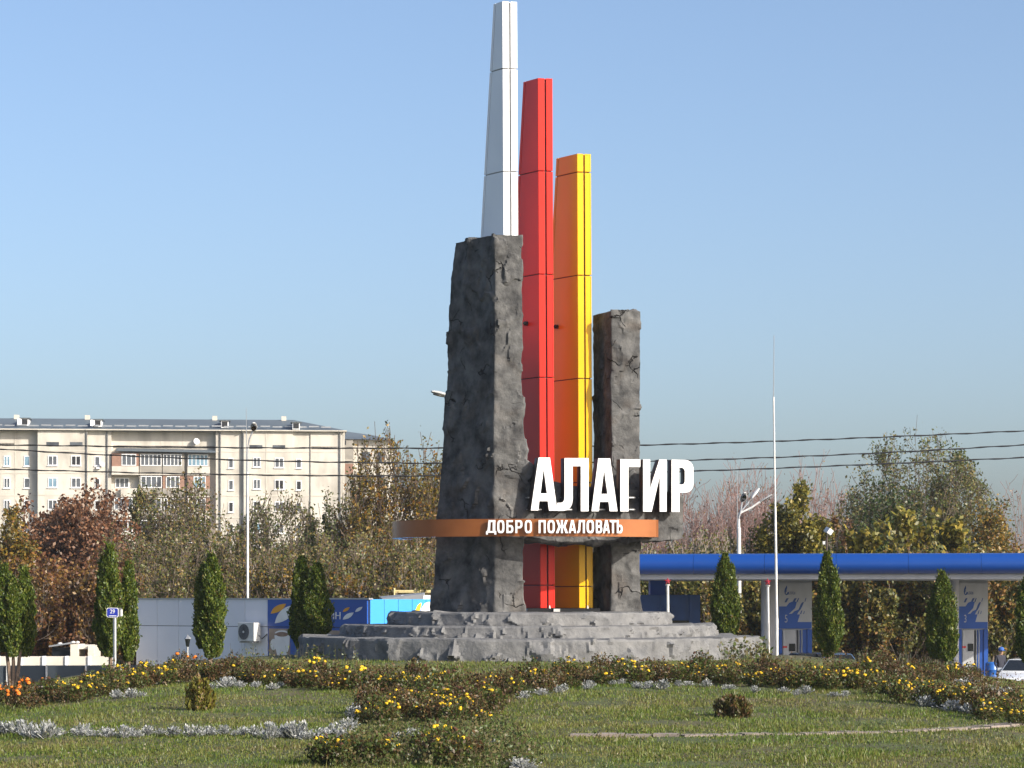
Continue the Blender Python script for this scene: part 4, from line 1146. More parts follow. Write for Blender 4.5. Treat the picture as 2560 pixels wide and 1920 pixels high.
# farther wing with the darker gable, seen past the right end of the block
wing_o = Vector((X(850, 372), 372, 0))
wing = thing('apartment_block', wing_o, 'farther beige apartment block with a sloping roof right of the long one', 'apartment building')
def wx(px): return X(px, 372) - wing_o.x
def wz(py): return Z(py, 372)
def wb(px0, px1, py0, py1, v0, v1, mat, nm, par=None): return MB().box((wx(px0), v0, wz(py1)), (wx(px1), v1, wz(py0))).build(nm, mat, par or wing, local=True)
MB().box((wx(842), 0, 0), (wx(972), 14, wz(1100))).build('wall', M['apt'], wing, local=True)
MB().box((wx(848), -.8, wz(1500)), (wx(884), 0, wz(1098))).build('bay', M['apt_grey'], wing, local=True)
MB().add([(wx(838), -1, wz(1098)), (wx(985), -1, wz(1101)), (wx(985), 15, wz(1101)), (wx(838), 15, wz(1098)), (wx(838), 7, wz(1068)), (wx(925), 7, wz(1080))], [(0, 1, 5, 4), (1, 2, 5), (2, 3, 4, 5), (3, 0, 4), (3, 2, 1, 0)]).build('roof', M['apt_roof'], wing, local=True)
wb(849, 866, 1102, 1113, -.9, -.8, M['pane'], 'window'); wb(849, 861, 1163, 1185, -.9, -.8, M['pane'], 'window'); wb(862, 884, 1160, 1186, -.86, -.8, M['brick'], 'brick_infill')
for r_ in range(3): wb(905, 925, 1130 + 58 * r_, 1156 + 58 * r_, -.08, 0, M['pane'], 'window'); wb(945, 962, 1130 + 58 * r_, 1156 + 58 * r_, -.08, 0, M['pane'], 'window')
wb(848, 884, 1150, 1153, -.95, -.75, M['apt_band'], 'slab')
lo_o = Vector((X(1040, 300), 300, 0))
low = thing('low_house', lo_o, 'pale low house half hidden behind the tall yellow leaved tree', 'house')
MB().box((X(985, 300) - lo_o.x, 0, 0), (X(1112, 300) - lo_o.x, 10, Z(1222, 300))).build('wall', M['apt'], low, local=True)
MB().box((X(978, 300) - lo_o.x, -.6, Z(1222, 300)), (X(1118, 300) - lo_o.x, 10.6, Z(1217, 300))).build('roof', M['apt_roof'], low, local=True)
for a in (1000, 1030, 1065): MB().box((X(a, 300) - lo_o.x, -.06, Z(1262, 300)), (X(a + 16, 300) - lo_o.x, 0, Z(1238, 300))).build('window', M['pane'], low, local=True)

# ------------------------------------------------------------------ cars and the person at the pumps
M['car_white'] = pm('white car paint', (.78, .79, .80), .18, coat=.6, c2=(.74, .75, .76))
M['car_blue'] = pm('pale blue car paint', (.10, .17, .30), .22, coat=.5)
M['car_dark'] = pm('dark car paint', (.02, .022, .03), .2, coat=.5)
M['tyre'] = pm('tyre rubber', (.015, .015, .015), .9)
M['rim'] = pm('wheel rim', (.45, .45, .46), .3, .8)
M['lamp_glass'] = pm('headlight glass', (.6, .62, .64), .08, spec=.8)
M['tail_red'] = pm('tail lamp red', (.4, .01, .01), .2)
def car(loc, rz, paint, label, wagon=False):
    """saloon, length along x (front at +x), built from cross sections"""
    c = thing('parked_car', loc, label, 'car', rz=rz)
    prof_hi = [(2.15, .62), (2.0, .74), (1.2, .88), (.95, .95), (-1.65, .98), (-2.0, .95), (-2.15, .80)]
    if wagon: prof_hi = [(2.15, .66), (2.0, .80), (1.25, .95), (1.0, 1.0), (-1.9, 1.04), (-2.1, 1.0), (-2.15, .85)]
    n = len(prof_hi)
    vs, fs = [], []
    for x, z in prof_hi:
        w = .86 - .10 * max(0, abs(x) - 1.6)
        vs += [(x, -w * .96, .25), (x, -w, .55), (x, -w * .93, z), (x, w * .93, z), (x, w, .55), (x, w * .96, .25)]
    for i in range(n - 1):
        for j in range(5): fs.append((6 * i + j, 6 * i + j + 1, 6 * i + 6 + j + 1, 6 * i + 6 + j))
        fs.append((6 * i + 5, 6 * i, 6 * i + 6, 6 * i + 11))
    fs += [tuple(range(6)), tuple(6 * (n - 1) + j for j in (5, 4, 3, 2, 1, 0))]
    MB().add(vs, fs).build('body', paint, c, local=True, bevel=.04, smooth_=True)
    rb = -2.0 if wagon else -1.55
    xs2 = [(.98, .95), (.30, 1.40), (-.9 if not wagon else -1.5, 1.43), (rb, 1.0)]
    vs, fs = [], []
    for x, z in xs2:
        w = .78 if z < 1.1 else .60
        vs += [(x, -w, z), (x, w, z)]
    bs = [(.98, .93), (.30, .93), (-.9 if not wagon else -1.5, .93), (rb, .93)]
    for x, z in bs: vs += [(x, -.79, z), (x, .79, z)]
    fs = [(0, 1, 3, 2), (2, 3, 5, 4), (4, 5, 7, 6), (8, 10, 2, 0), (9, 1, 3, 11), (10, 12, 4, 2), (11, 3, 5, 13), (12, 14, 6, 4), (13, 5, 7, 15), (8, 9, 11, 10), (10, 11, 13, 12), (12, 13, 15, 14), (8, 0, 1, 9), (14, 15, 7, 6)]
    cab = MB().add(vs, fs).build('cabin', paint, c, local=True, bevel=.03, smooth_=True)
    def pane_(pts, nm):
        pts = [Vector(p) for p in pts]; nn = (pts[1] - pts[0]).cross(pts[2] - pts[0]).normalized()
        ctr = sum(pts, Vector()) / len(pts)
        if nn.dot(ctr - Vector((-.2, 0, 1.0))) < 0: nn = -nn
        MB().prism([p + nn * .006 for p in pts], nn * .012).build(nm, M['dark_glass'], cab, local=True)
    lerp = lambda a, b, t: tuple(a[i] + (b[i] - a[i]) * t for i in range(3))
    pane_([lerp((.98, -.72, .95), (.30, -.55, 1.40), .06), lerp((.98, .72, .95), (.30, .55, 1.40), .06), lerp((.98, .72, .95), (.30, .55, 1.40), .92), lerp((.98, -.72, .95), (.30, -.55, 1.40), .92)], 'windscreen')
    pane_([(rb + .06, -.68, 1.04), (rb + .06, .68, 1.04), (-.98 if not wagon else -1.55, .54, 1.38), (-.98 if not wagon else -1.55, -.54, 1.38)], 'rear_window')
    for s_ in (-1, 1):
        pane_([(.82, s_ * .782, .98), (.06, s_ * .782, .98), (.06, s_ * .63, 1.36), (.28, s_ * .63, 1.36)], 'side_window')
        pane_([(-.02, s_ * .782, .98), (rb + .3, s_ * .782, 1.0), (-.9 if not wagon else -1.45, s_ * .63, 1.37), (-.02, s_ * .63, 1.37)], 'side_window')
        MB().box((2.02, s_ * .50 - .2, .60), (2.17, s_ * .50 + .2, .72)).build('headlight', M['lamp_glass'], c, local=True, bevel=.03)
        MB().box((-2.18, s_ * .60 - .14, .66), (-2.08, s_ * .60 + .14, .84)).build('tail_light', M['tail_red'], c, local=True)
        MB().box((.60, s_ * .86 - .10, .96), (.72, s_ * .86 + .10, 1.08)).build('mirror', paint, c, local=True, bevel=.02)
        for x in (1.35, -1.32):
            wv = MB().tube([(x, s_ * .68, .31), (x, s_ * .88, .31)], .31, 18).build('wheel', M['tyre'], c, local=True)
            MB().tube([(x, s_ * .87, .31), (x, s_ * .89, .31)], .19, 12).build('rim', M['rim'], wv, local=True)
    MB().box((2.11, -.45, .34), (2.18, .45, .52)).build('grille', M['black'], c, local=True)
    MB().box((2.16, -.26, .46), (2.19, .26, .57)).build('number_plate', M['sign_white'], c, local=True)
    return c
car(Vector((X(2560, 103) + .3, 104.2, .012)), R(-112), M['car_white'], 'white car at the right edge of the frame below the pump')
car(Vector((X(2098, 113), 114.2, .03)), R(-82), M['car_blue'], 'pale blue car roof showing above the brown flowers', True)
car(Vector((X(2034, 114), 115.2, .03)), R(-80), M['car_dark'], 'dark car left of the pale blue one, mostly hidden')
bl = thing('fuel_barrel', (X(2480, 112), 112, .03), 'bright blue barrel between the pump and the white car', 'barrel')
M['barrel'] = pm('barrel blue', (.02, .12, .42), .35)
MB().lathe((X(2480, 112), 112, .03), [(.24, 0), (.28, .03), (.28, .35), (.295, .37), (.28, .39), (.28, .75), (.295, .77), (.28, .79), (.27, 1.05), (.2, 1.1)], 16).build('drum', M['barrel'], bl, smooth_=True)

def person(loc, rz, label):
    """standing person in dark clothes, one continuous body grown from a skeleton"""
    p = thing('person', loc, label, 'person', rz=rz)
    J = {'pel': (0, 0, .93, .15, .12), 'waist': (0, 0, 1.10, .15, .11), 'chest': (0, .01, 1.32, .18, .13), 'neck': (0, -.02, 1.47, .06, .06), 'head0': (0, -.05, 1.56, .085, .09), 'head1': (0, -.06, 1.66, .085, .095), 'head2': (0, -.06, 1.73, .05, .06)}
    ed = [('pel', 'waist'), ('waist', 'chest'), ('chest', 'neck'), ('neck', 'head0'), ('head0', 'head1'), ('head1', 'head2')]
    for s_, t in ((-1, 'l'), (1, 'r')):
        J.update({t + 'sh': (s_ * .19, 0, 1.40, .07, .07), t + 'el': (s_ * .25, .02, 1.12, .05, .05), t + 'wr': (s_ * .22, -.12, .92, .035, .035), t + 'ha': (s_ * .21, -.17, .85, .04, .03),
                  t + 'hip': (s_ * .10, 0, .86, .10, .10), t + 'kn': (s_ * .11, -.02, .48, .065, .065), t + 'an': (s_ * .11, .02, .09, .045, .045), t + 'to': (s_ * .13, -.15, .045, .045, .04)})
        ed += [('chest', t + 'sh'), (t + 'sh', t + 'el'), (t + 'el', t + 'wr'), (t + 'wr', t + 'ha'), ('pel', t + 'hip'), (t + 'hip', t + 'kn'), (t + 'kn', t + 'an'), (t + 'an', t + 'to')]
    names = list(J); me = bpy.data.meshes.new('body')
    me.from_pydata([J[k][:3] for k in names], [(names.index(a), names.index(b)) for a, b in ed], [])
    ob = bpy.data.objects.new('body_src', me); col.objects.link(ob)
    md = ob.modifiers.new('s', 'SKIN'); sb = ob.modifiers.new('d', 'SUBSURF'); sb.levels = 2; sb.render_levels = 2
    for i, k in enumerate(names): me.skin_vertices[0].data[i].radius = J[k][3:5]
    me.skin_vertices[0].data[0].use_root = True
    bm_ = bpy.data.meshes.new_from_object(ob.evaluated_get(bpy.context.evaluated_depsgraph_get()))
    bpy.data.objects.remove(ob)
    bm_.materials.clear()
    for c_ in ((.018, .02, .035), (.42, .26, .18), (.03, .03, .035)): bm_.materials.append(pm('cloth' if c_[0] < .1 else 'skin', c_, .8))
    for f in bm_.polygons:
        f.use_smooth = True
        z = f.center.z
        f.material_index = 1 if (z > 1.47 or (z < .93 and abs(f.center.x) > .17 and z > .75)) else (2 if z < .9 else 0)
    link('body', bm_, p)
    hat = MB().lathe((0, -.055, 1.645), [(.115, 0), (.118, .05), (.105, .11), (.06, .15), (.01, .16)], 14)
    hat.box((-.08, -.22, -.0), (.08, -.1, .02), Matrix.Translation((0, -.0, 1.65)))
    hat.build('cap', pm('blue cap', (.03, .10, .35), .8), p, local=True, smooth_=True)
    for s_ in (-1, 1): MB().box((s_ * .032 - .012, -.152, 1.625), (s_ * .032 + .012, -.145, 1.637)).build('eye', M['black'], p, local=True)
    MB().box((-.012, -.165, 1.585), (.012, -.14, 1.615)).build('nose', bm_.materials[1], p, local=True)
    MB().box((-.025, -.148, 1.555), (.025, -.14, 1.563)).build('mouth', pm('lips', (.25, .1, .08), .7), p, local=True)
    return p
person(Vector((X(2501, 109.5), 109.5, .0)), R(25), 'person in dark clothes and blue cap standing behind the white car')

# ------------------------------------------------------------------ trees
def tubes_np(segs, sides=4):
    """segs (n,8): p0, p1, r0, r1 -> vertices and quads of open tapered prisms"""
    segs = np.asarray(segs, float)
    p0, p1, r0, r1 = segs[:, 0:3], segs[:, 3:6], segs[:, 6], segs[:, 7]
    d = p1 - p0; d /= np.maximum(np.linalg.norm(d, axis=1, keepdims=True), 1e-9)
    ref = np.where(np.abs(d[:, 2:3]) > .9, np.array([[1., 0, 0]]), np.array([[0, 0, 1.]]))
    a = np.cross(d, ref); a /= np.maximum(np.linalg.norm(a, axis=1, keepdims=True), 1e-9); b = np.cross(d, a)
    n = len(segs); V = np.empty((n, 2 * sides, 3)); 
    for k in range(sides):
        t = 2 * math.pi * k / sides; o = a * math.cos(t) + b * math.sin(t)
        V[:, k] = p0 + o * r0[:, None]; V[:, sides + k] = p1 + o * r1[:, None]
    base = (np.arange(n) * 2 * sides)[:, None]
    F = np.stack([np.stack([base[:, 0] + k, base[:, 0] + (k + 1) % sides, base[:, 0] + sides + (k + 1) % sides, base[:, 0] + sides + k], 1) for k in range(sides)], 1).reshape(-1, 4)
    return V.reshape(-1, 3), F

def leaves_np(c, size, rng, long=1.7, dirs=None, spread=1.0):
    """one folded-flat rhombus per centre"""
    n = len(c)
    a = rng.normal(size=(n, 3)) * spread
    if dirs is not None: a = a + dirs
    a /= np.linalg.norm(a, axis=1, keepdims=True)
    b = np.cross(a, rng.normal(size=(n, 3))); b /= np.maximum(np.linalg.norm(b, axis=1, keepdims=True), 1e-9)
    s = (size * rng.uniform(.6, 1.35, n))[:, None]
    V = np.stack([c - a * s * long * .5, c + b * s * .5, c + a * s * long * .5, c - b * s * .5], 1).reshape(-1, 3)
    F = np.arange(4 * n).reshape(n, 4)
    return V, F

def grow(seed, stems=1, levels=3, n_ch=(12, 6, 5), ang=(35, 45, 50), ratio=(.5, .5, .55), up=.25, jit=.12, first=.25, lean=.1, r0=.02, stem_spread=.1, leaf_per=6, leaf_off=.03, leaf_from=2, rnd=0.0):
    """unit-height skeleton: returns segments (n,8) and leaf centres"""
    rng = np.random.default_rng(seed)
    segs, lv = [], []
    stack = []
    for s in range(stems):
        a = rng.uniform(0, 6.28); l = lean * rng.uniform(.3, 1)
        stack.append((np.array([math.cos(a), math.sin(a), 0]) * stem_spread * rng.uniform(0, 1), np.array([math.cos(a) * l, math.sin(a) * l, 1.]), rng.uniform(.75, 1.0) if stems > 1 else 1.0, r0 / math.sqrt(stems), 0))
    while stack:
        p, d, L, r, lev = stack.pop()
        ns = (8, 5, 4, 3)[min(lev, 3)]
        d = d / np.linalg.norm(d)
        pts = [p]; dirs = [d]
        for i in range(ns):
            d = d + rng.normal(size=3) * jit + np.array([0, 0, up * (.5 if lev == 0 else 1) / ns * 2])
            d /= np.linalg.norm(d)
            q = pts[-1] + d * L / ns
            f0, f1 = 1 - .8 * i / ns, 1 - .8 * (i + 1) / ns
            segs.append(np.concatenate([pts[-1], q, [max(r * f0, .0012), max(r * f1, .001)]]))
            pts.append(q); dirs.append(d)
        if lev >= leaf_from:
            k = rng.poisson(leaf_per)
            for _ in range(k):
                t = rng.uniform(.15, 1.05) * ns; i = min(int(t), ns - 1)
                lv.append(pts[i] + (pts[i + 1] - pts[i]) * (t - i) + rng.normal(size=3) * leaf_off)
        if lev < levels:
            for c in range(n_ch[lev]):
                t = (first if lev == 0 else .2) + (1 - (first if lev == 0 else .2)) * (c + rng.uniform(0, 1)) / n_ch[lev]
                x = t * ns; i = min(int(x), ns - 1)
                pp = pts[i] + (pts[i + 1] - pts[i]) * (x - i)
                dd = dirs[i + 1]
                o = np.cross(dd, rng.normal(size=3)); o /= np.linalg.norm(o)
                an = R(ang[lev] * rng.uniform(.6, 1.3))
                stack.append((pp, dd * math.cos(an) + o * math.sin(an), L * ratio[lev] * ((1.15 - .65 * t) * (1 - rnd) + rnd * (.5 + .72 * math.sin(math.pi * (.12 + .68 * t)))) * rng.uniform(.6, 1.25), r * (.8 - .45 * t) * .6, lev + 1))
    return np.array(segs), np.array(lv)

def fit(segs, lv, width, height, xy=True):
    """scale the unit skeleton so that crown width and height come out as asked"""
    pts = np.concatenate([segs[:, 3:6], lv]) if len(lv) else segs[:, 3:6]
    w = (np.percentile(np.abs(pts[:, 0]), 98)) * 2; h = np.percentile(pts[:, 2], 99.2)
    sx, sz = width / w, height / h
    Sc = np.array([sx, sx, sz])
    s2 = segs.copy(); s2[:, 0:3] *= Sc; s2[:, 3:6] *= Sc; s2[:, 6:8] *= (sx + sz) / 2
    return s2, (lv * Sc if len(lv) else lv)

BARK = {}
BARK['grey'] = pm('grey bark', (.15, .115, .085), .95, c2=(.085, .065, .05), scale=3)
BARK['pale'] = pm('pale bark', (.34, .29, .25), .95, c2=(.2, .165, .14), scale=3)
BARK['pink'] = pm('reddish twigs', (.30, .185, .165), .95, c2=(.2, .13, .11), scale=3)
BARK['brown'] = pm('brown bark', (.12, .08, .055), .95, c2=(.07, .05, .035), scale=3)
LEAF = {
    'brown': leaf_mat('withered leaves', [(.20, .088, .042), (.27, .125, .058), (.15, .068, .036), (.24, .135, .075), (.10, .05, .03)], .3),
    'olive': leaf_mat('olive leaves', [(.105, .122, .03), (.155, .155, .042), (.075, .092, .025), (.21, .165, .055), (.23, .15, .04)], .35),
    'willow': leaf_mat('willow leaves', [(.105, .130, .038), (.145, .155, .05), (.075, .100, .03), (.185, .155, .05), (.22, .16, .04)], .35, patch=.35, pscale=.35),
    'yellow': leaf_mat('yellowing leaves', [(.24, .155, .022), (.14, .118, .026), (.31, .185, .022), (.10, .095, .024), (.27, .12, .022)], .4, patch=.3, pscale=.4),
    'gold': leaf_mat('yellow green leaves', [(.20, .18, .028), (.13, .125, .024), (.32, .245, .04), (.09, .095, .02)], .4),
    'bush': leaf_mat('hedge leaves', [(.075, .095, .026), (.125, .135, .034), (.23, .185, .04), (.055, .068, .024), (.26, .14, .035), (.11, .075, .05)], .35, patch=.5, pscale=.45),
    'rust': leaf_mat('rusty leaves', [(.20, .085, .032), (.14, .06, .028), (.25, .14, .032), (.10, .055, .03), (.13, .10, .03)], .35, patch=.5, pscale=.4),
    'green': leaf_mat('dark green leaves', [(.035, .062, .018), (.055, .082, .022), (.075, .095, .025), (.03, .045, .016)], .3),
}
def tree(name, px, pyt, pw, Y, label, cat, leaf, bark, lsize, seed, group=None, z0=0.0, long=1.7, wood_min=0.0, env=0.0, **kw):
    """pw: crown width in photo pixels, pyt: top row"""
    sg, lv = grow(seed, **kw)
    h = Z(pyt, Y) - z0
    sg, lv = fit(sg, lv, pw * Y / FPX * (1.12 if env else 1), h * (1.08 if env else 1))
    if env:       # a rounded crown: whatever grew outside the dome is pruned away
        rx = pw * Y / FPX / 2
        def inside(p):
            a = np.arctan2(p[:, 1], p[:, 0]); wv = 1 + .09 * np.sin(3 * a + seed + p[:, 2] * .9) + .07 * np.sin(5 * a - p[:, 2] * 1.7)
            return ((np.hypot(p[:, 0], p[:, 1]) / rx) ** 2 + (np.maximum(p[:, 2] - env * h, 0) / (h - env * h)) ** 2) < wv ** 2
        lv = lv[inside(lv)]; sg = sg[inside(sg[:, 3:6]) | (sg[:, 6] > .06)]
    sg[:, 6:8] = np.maximum(sg[:, 6:8], wood_min)
    rng = np.random.default_rng(seed + 99)
    t = thing(name, (X(px, Y), Y, z0), label, cat, group)
    big = sg[:, 6] > .035
    V, F = tubes_np(sg[big], 6)
    link('trunk', np_mesh('trunk', V, F, BARK[bark], True), t)
    if len(lv):
        V2, F2 = leaves_np(lv, lsize, rng, long)
        link('crown', np_mesh('crown', V2, F2, LEAF[leaf]), t)
    if (~big).any():
        V3, F3 = tubes_np(sg[~big], 3)
        o = link('twigs', np_mesh('twigs', V3, F3, BARK[bark], True), t); o['kind'] = 'stuff'
    return t

WD = dict(stems=1, levels=3)
# left side, behind the shop
tree('withered_tree', 205, 1208, 310, 165, 'large tree with withered reddish brown leaves left of the cypress pair', 'tree', 'brown', 'brown', .15, 320, env=.4, stems=10, n_ch=(9, 8, 6), ang=(55, 48, 50), ratio=(.42, .56, .55), first=.25, leaf_per=8, leaf_off=.026, stem_spread=.28, lean=.75, rnd=.8, jit=.14, up=.14)
tree('withered_tree', 60, 1285, 220, 160, 'smaller withered tree at the left edge under the apartment block', 'tree', 'brown', 'brown', .15, 2, n_ch=(15, 8, 6), ang=(58, 45, 50), first=.12, leaf_per=10, leaf_off=.025, rnd=1)
tree('autumn_tree', 15, 1262, 190, 140, 'yellow and green autumn tree cut by the left edge', 'tree', 'yellow', 'grey', .12, 3, env=.4, stems=2, lean=.6, n_ch=(15, 8, 6), ang=(52, 45, 50), first=.12, leaf_per=11)
tree('bare_tree', 300, 1225, 190, 180, 'thin grey green tree between the withered tree and the lamp', 'tree', 'olive', 'grey', .11, 4, n_ch=(16, 8, 6), ang=(48, 42, 50), first=.12, leaf_per=7, wood_min=.018)
tree('sparse_tree', 455, 1188, 300, 170, 'wide sparse tree with olive leaves below the enclosed balconies', 'tree', 'olive', 'grey', .125, 5, stems=2, n_ch=(15, 8, 6), ang=(55, 45, 50), ratio=(.55, .52, .5), first=.2, leaf_per=6, leaf_off=.03, wood_min=.016, lean=.6, rnd=1, jit=.16, env=.5)
tree('sparse_tree', 690, 1212, 280, 165, 'sparse olive tree right of the curved street lamp', 'tree', 'willow', 'grey', .12, 6, stems=2, n_ch=(14, 8, 6), ang=(56, 46, 50), ratio=(.55, .52, .5), first=.2, leaf_per=5, leaf_off=.03, wood_min=.016, lean=.6, rnd=1, jit=.16, env=.45)
tree('tall_autumn_tree', 965, 1078, 270, 150, 'tall slender yellow leaved tree beside the left rock pillar', 'tree', 'yellow', 'brown', .115, 7, stems=3, n_ch=(13, 8, 6), ang=(52, 45, 50), ratio=(.42, .52, .5), first=.25, leaf_per=6.5, leaf_off=.03, up=.25, wood_min=.016, lean=.38, rnd=1, jit=.14, env=.5)
tree('tall_autumn_tree', 870, 1225, 220, 158, 'shorter green leaved tree leaning on the tall yellow one', 'tree', 'willow', 'grey', .115, 8, stems=2, n_ch=(13, 7, 6), ang=(55, 45, 50), ratio=(.5, .5, .5), first=.2, leaf_per=8.5, wood_min=.016, lean=.5, rnd=1, jit=.15)
tree('tall_autumn_tree', 1075, 1150, 180, 155, 'yellow tree partly hidden by the left rock pillar', 'tree', 'yellow', 'grey', .115, 9, stems=2, n_ch=(13, 7, 6), ang=(55, 45, 50), ratio=(.5, .5, .5), first=.2, leaf_per=8.5, wood_min=.016, lean=.5, rnd=1, jit=.15)
for k, (px, pt, pw, Y) in enumerate([(425, 1330, 70, 140), (505, 1290, 80, 138), (560, 1320, 70, 142)]):
    tree('birch_sapling', px, pt, pw, Y, ['pale stemmed sapling left of the lone cypress', 'pale stemmed sapling behind the lone cypress', 'pale stemmed sapling beside the curved lamp post'][k], 'tree', 'olive', 'pale', .09, 20 + k, 'pale saplings behind the shop', n_ch=(10, 5, 4), ang=(38, 40, 45), ratio=(.35, .5, .5), first=.3, leaf_per=3, wood_min=.020, r0=.012)
# right side, behind the station
for k, (px, pt, pw, Y, lab) in enumerate([(1655, 1235, 250, 185, 'bare pinkish tree beside the right end of the rock beam'), (1735, 1215, 270, 190, 'bare pinkish tree left of the double lamp'), (1805, 1205, 260, 188, 'bare pinkish tree behind the double lamp'), (1890, 1182, 290, 190, 'tall bare pinkish tree behind the conical yellow tree'), (1985, 1190, 290, 192, 'bare pinkish tree right of the tall mast'), (2050, 1205, 240, 189, 'bare pinkish tree next to the broad green tree'), (1590, 1290, 200, 187, 'low bare tree behind the right rock pillar')]):
    tree('bare_tree', px, pt, pw, Y, lab, 'tree', 'rust', 'pink', .09, 30 + k, 'bare pinkish trees behind the station', stems=4, n_ch=(9, 7, 4), ang=(40, 42, 45), ratio=(.45, .55, .6), first=.3, leaf_per=.5, wood_min=.015, up=.16, stem_spread=.08, lean=.5, jit=.17, rnd=.7)
tree('conical_tree', 1932, 1235, 232, 136, 'dense conical tree with golden green leaves behind the mast', 'tree', 'gold', 'brown', .125, 41, n_ch=(34, 9, 6), ang=(70, 45, 50), ratio=(.44, .5, .5), first=.05, leaf_per=15, leaf_off=.028, up=.08)
tree('broad_tree', 2300, 1086, 460, 170, 'broad rounded green willow like tree above the blue canopy', 'tree', 'willow', 'grey', .12, 321, stems=11, n_ch=(9, 8, 6), ang=(55, 48, 50), ratio=(.42, .56, .55), first=.25, leaf_per=8.5, leaf_off=.024, wood_min=.012, stem_spread=.3, lean=.8, rnd=.8, jit=.14, up=.14, env=.42)
tree('broad_tree', 2200, 1235, 230, 148, 'dark green round bush before the broad willow like tree', 'tree', 'green', 'brown', .13, 43, n_ch=(15, 8, 6), ang=(58, 45, 50), first=.12, leaf_per=10, rnd=1)
tree('broad_tree', 2475, 1270, 190, 150, 'ochre bush at the right end of the canopy', 'tree', 'yellow', 'grey', .12, 44, n_ch=(15, 8, 6), ang=(55, 45, 50), first=.1, leaf_per=9, rnd=1)
for k, (px, pt, pw, Y, lab) in enumerate([(2180, 1330, 130, 133, 'large leaved yellow green vine bush above the canopy, left clump'), (2270, 1275, 170, 134, 'large leaved yellow green vine bush above the canopy, tallest clump'), (2370, 1310, 150, 133, 'large leaved yellow green vine bush above the canopy, right clump')]):
    tree('leafy_bush', px, pt, pw, Y, lab, 'bush', 'gold', 'brown', .20, 50 + k, 'yellow green bushes above the canopy', n_ch=(13, 7, 5), ang=(52, 45, 50), first=.15, leaf_per=3.5, leaf_off=.03)
tree('leafy_bush', 2090, 1300, 100, 150, 'dark purple leaved bush by the floodlight', 'bush', 'rust', 'brown', .12, 54, n_ch=(12, 6, 5), first=.2, leaf_per=6)
for k, (px, pt, pw, Y, lab) in enumerate([(2575, 1240, 220, 186, 'bare pinkish tree at the right edge'),]):
    tree('bare_tree', px, pt, pw, Y, lab, 'tree', 'rust', 'pink', .10, 60 + k, 'bare pinkish trees behind the station', stems=4, n_ch=(7, 6, 4), ang=(42, 42, 45), ratio=(.5, .58, .6), first=.3, leaf_per=1.5, wood_min=.014, up=.10, lean=.7, jit=.2, rnd=1)

# undergrowth that reads as one mass: many small shrubs joined
def thicket(name, label, spots, leafk, bark, lsize, seed, leaf_per=6, wood=.014):
    rng = np.random.default_rng(seed)
    protos = [grow(seed * 10 + k, stems=4, levels=2, n_ch=(9, 6), ang=(32, 45), ratio=(.42, .5), first=.12, leaf_per=leaf_per, leaf_off=.03, leaf_from=1, lean=.35, stem_spread=.15, up=.3) for k in range(4)]
    SV, SF, LC = [], [], []
    for (x, y, w, h) in spots:
        sg, lv = protos[rng.integers(4)]
        sg, lv = fit(sg, lv, w, h)
        a = rng.uniform(0, 6.28); Rm = np.array([[math.cos(a), -math.sin(a), 0], [math.sin(a), math.cos(a), 0], [0, 0, 1]])
        sg = sg.copy(); sg[:, 0:3] = sg[:, 0:3] @ Rm.T + (x, y, 0); sg[:, 3:6] = sg[:, 3:6] @ Rm.T + (x, y, 0)
        sg[:, 6:8] = np.maximum(sg[:, 6:8] * .5, wood)
        SV.append(sg); LC.append(lv @ Rm.T + (x, y, 0))
    V, F = tubes_np(np.concatenate(SV), 3)
    V2, F2 = leaves_np(np.concatenate(LC), lsize, rng, 1.5)
    me = np_mesh(name, np.concatenate([V, V2]), np.concatenate([F, F2 + len(V)]), BARK[bark])
    me.materials.append(LEAF[leafk])
    mi = np.zeros(len(F) + len(F2), np.int32); mi[len(F):] = 1
    me.polygons.foreach_set('material_index', mi)
    o = link(name, me)
    tag(o, label, 'undergrowth', kind='stuff')
rng = np.random.default_rng(5)
def spots(px0, px1, n, y0, y1, top, w):
    out = []
    for k in range(n):
        px = px0 + (px1 - px0) * (k + rng.uniform(0, 1)) / n; Y = rng.uniform(y0, y1)
        out.append((X(px, Y), Y, rng.uniform(*w), max(2.0, Z(rng.uniform(*top), Y))))
    return out
thicket('undergrowth', 'tangle of rusty shrubs behind the leftmost cypresses', spots(-60, 340, 42, 124, 150, (1395, 1510), (2.5, 4.5)), 'rust', 'grey', .12, 71, 10)
thicket('undergrowth', 'grey brown tangle of twiggy shrubs behind the shop', spots(300, 1120, 84, 128, 158, (1320, 1450), (2.5, 5)), 'olive', 'grey', .10, 72, 5, .016)
thicket('undergrowth', 'yellowish shrubs behind the shop near the pillar', spots(640, 1120, 30, 130, 150, (1380, 1470), (2.5, 4.5)), 'yellow', 'pale', .11, 73, 6, .016)
thicket('undergrowth', 'mixed green and ochre shrubs behind the fuel pumps', spots(1990, 2640, 80, 130, 146, (1370, 1500), (2.5, 4.5)), 'bush', 'grey', .13, 74, 14)
thicket('undergrowth', 'grey brown shrubs above the left end of the canopy', spots(1560, 2100, 60, 135, 175, (1330, 1420), (2.5, 4.5)), 'olive', 'pale', .10, 75, 5, .016)
thicket('undergrowth', 'rusty and green shrubs seen under the canopy', spots(1580, 2000, 44, 129, 140, (1400, 1520), (2.5, 4)), 'bush', 'grey', .125, 76, 13)
thicket('undergrowth', 'distant grey woodland filling the gaps behind', spots(-80, 2640, 110, 200, 260, (1360, 1420), (6, 10)), 'olive', 'grey', .2, 77, 8, .025)

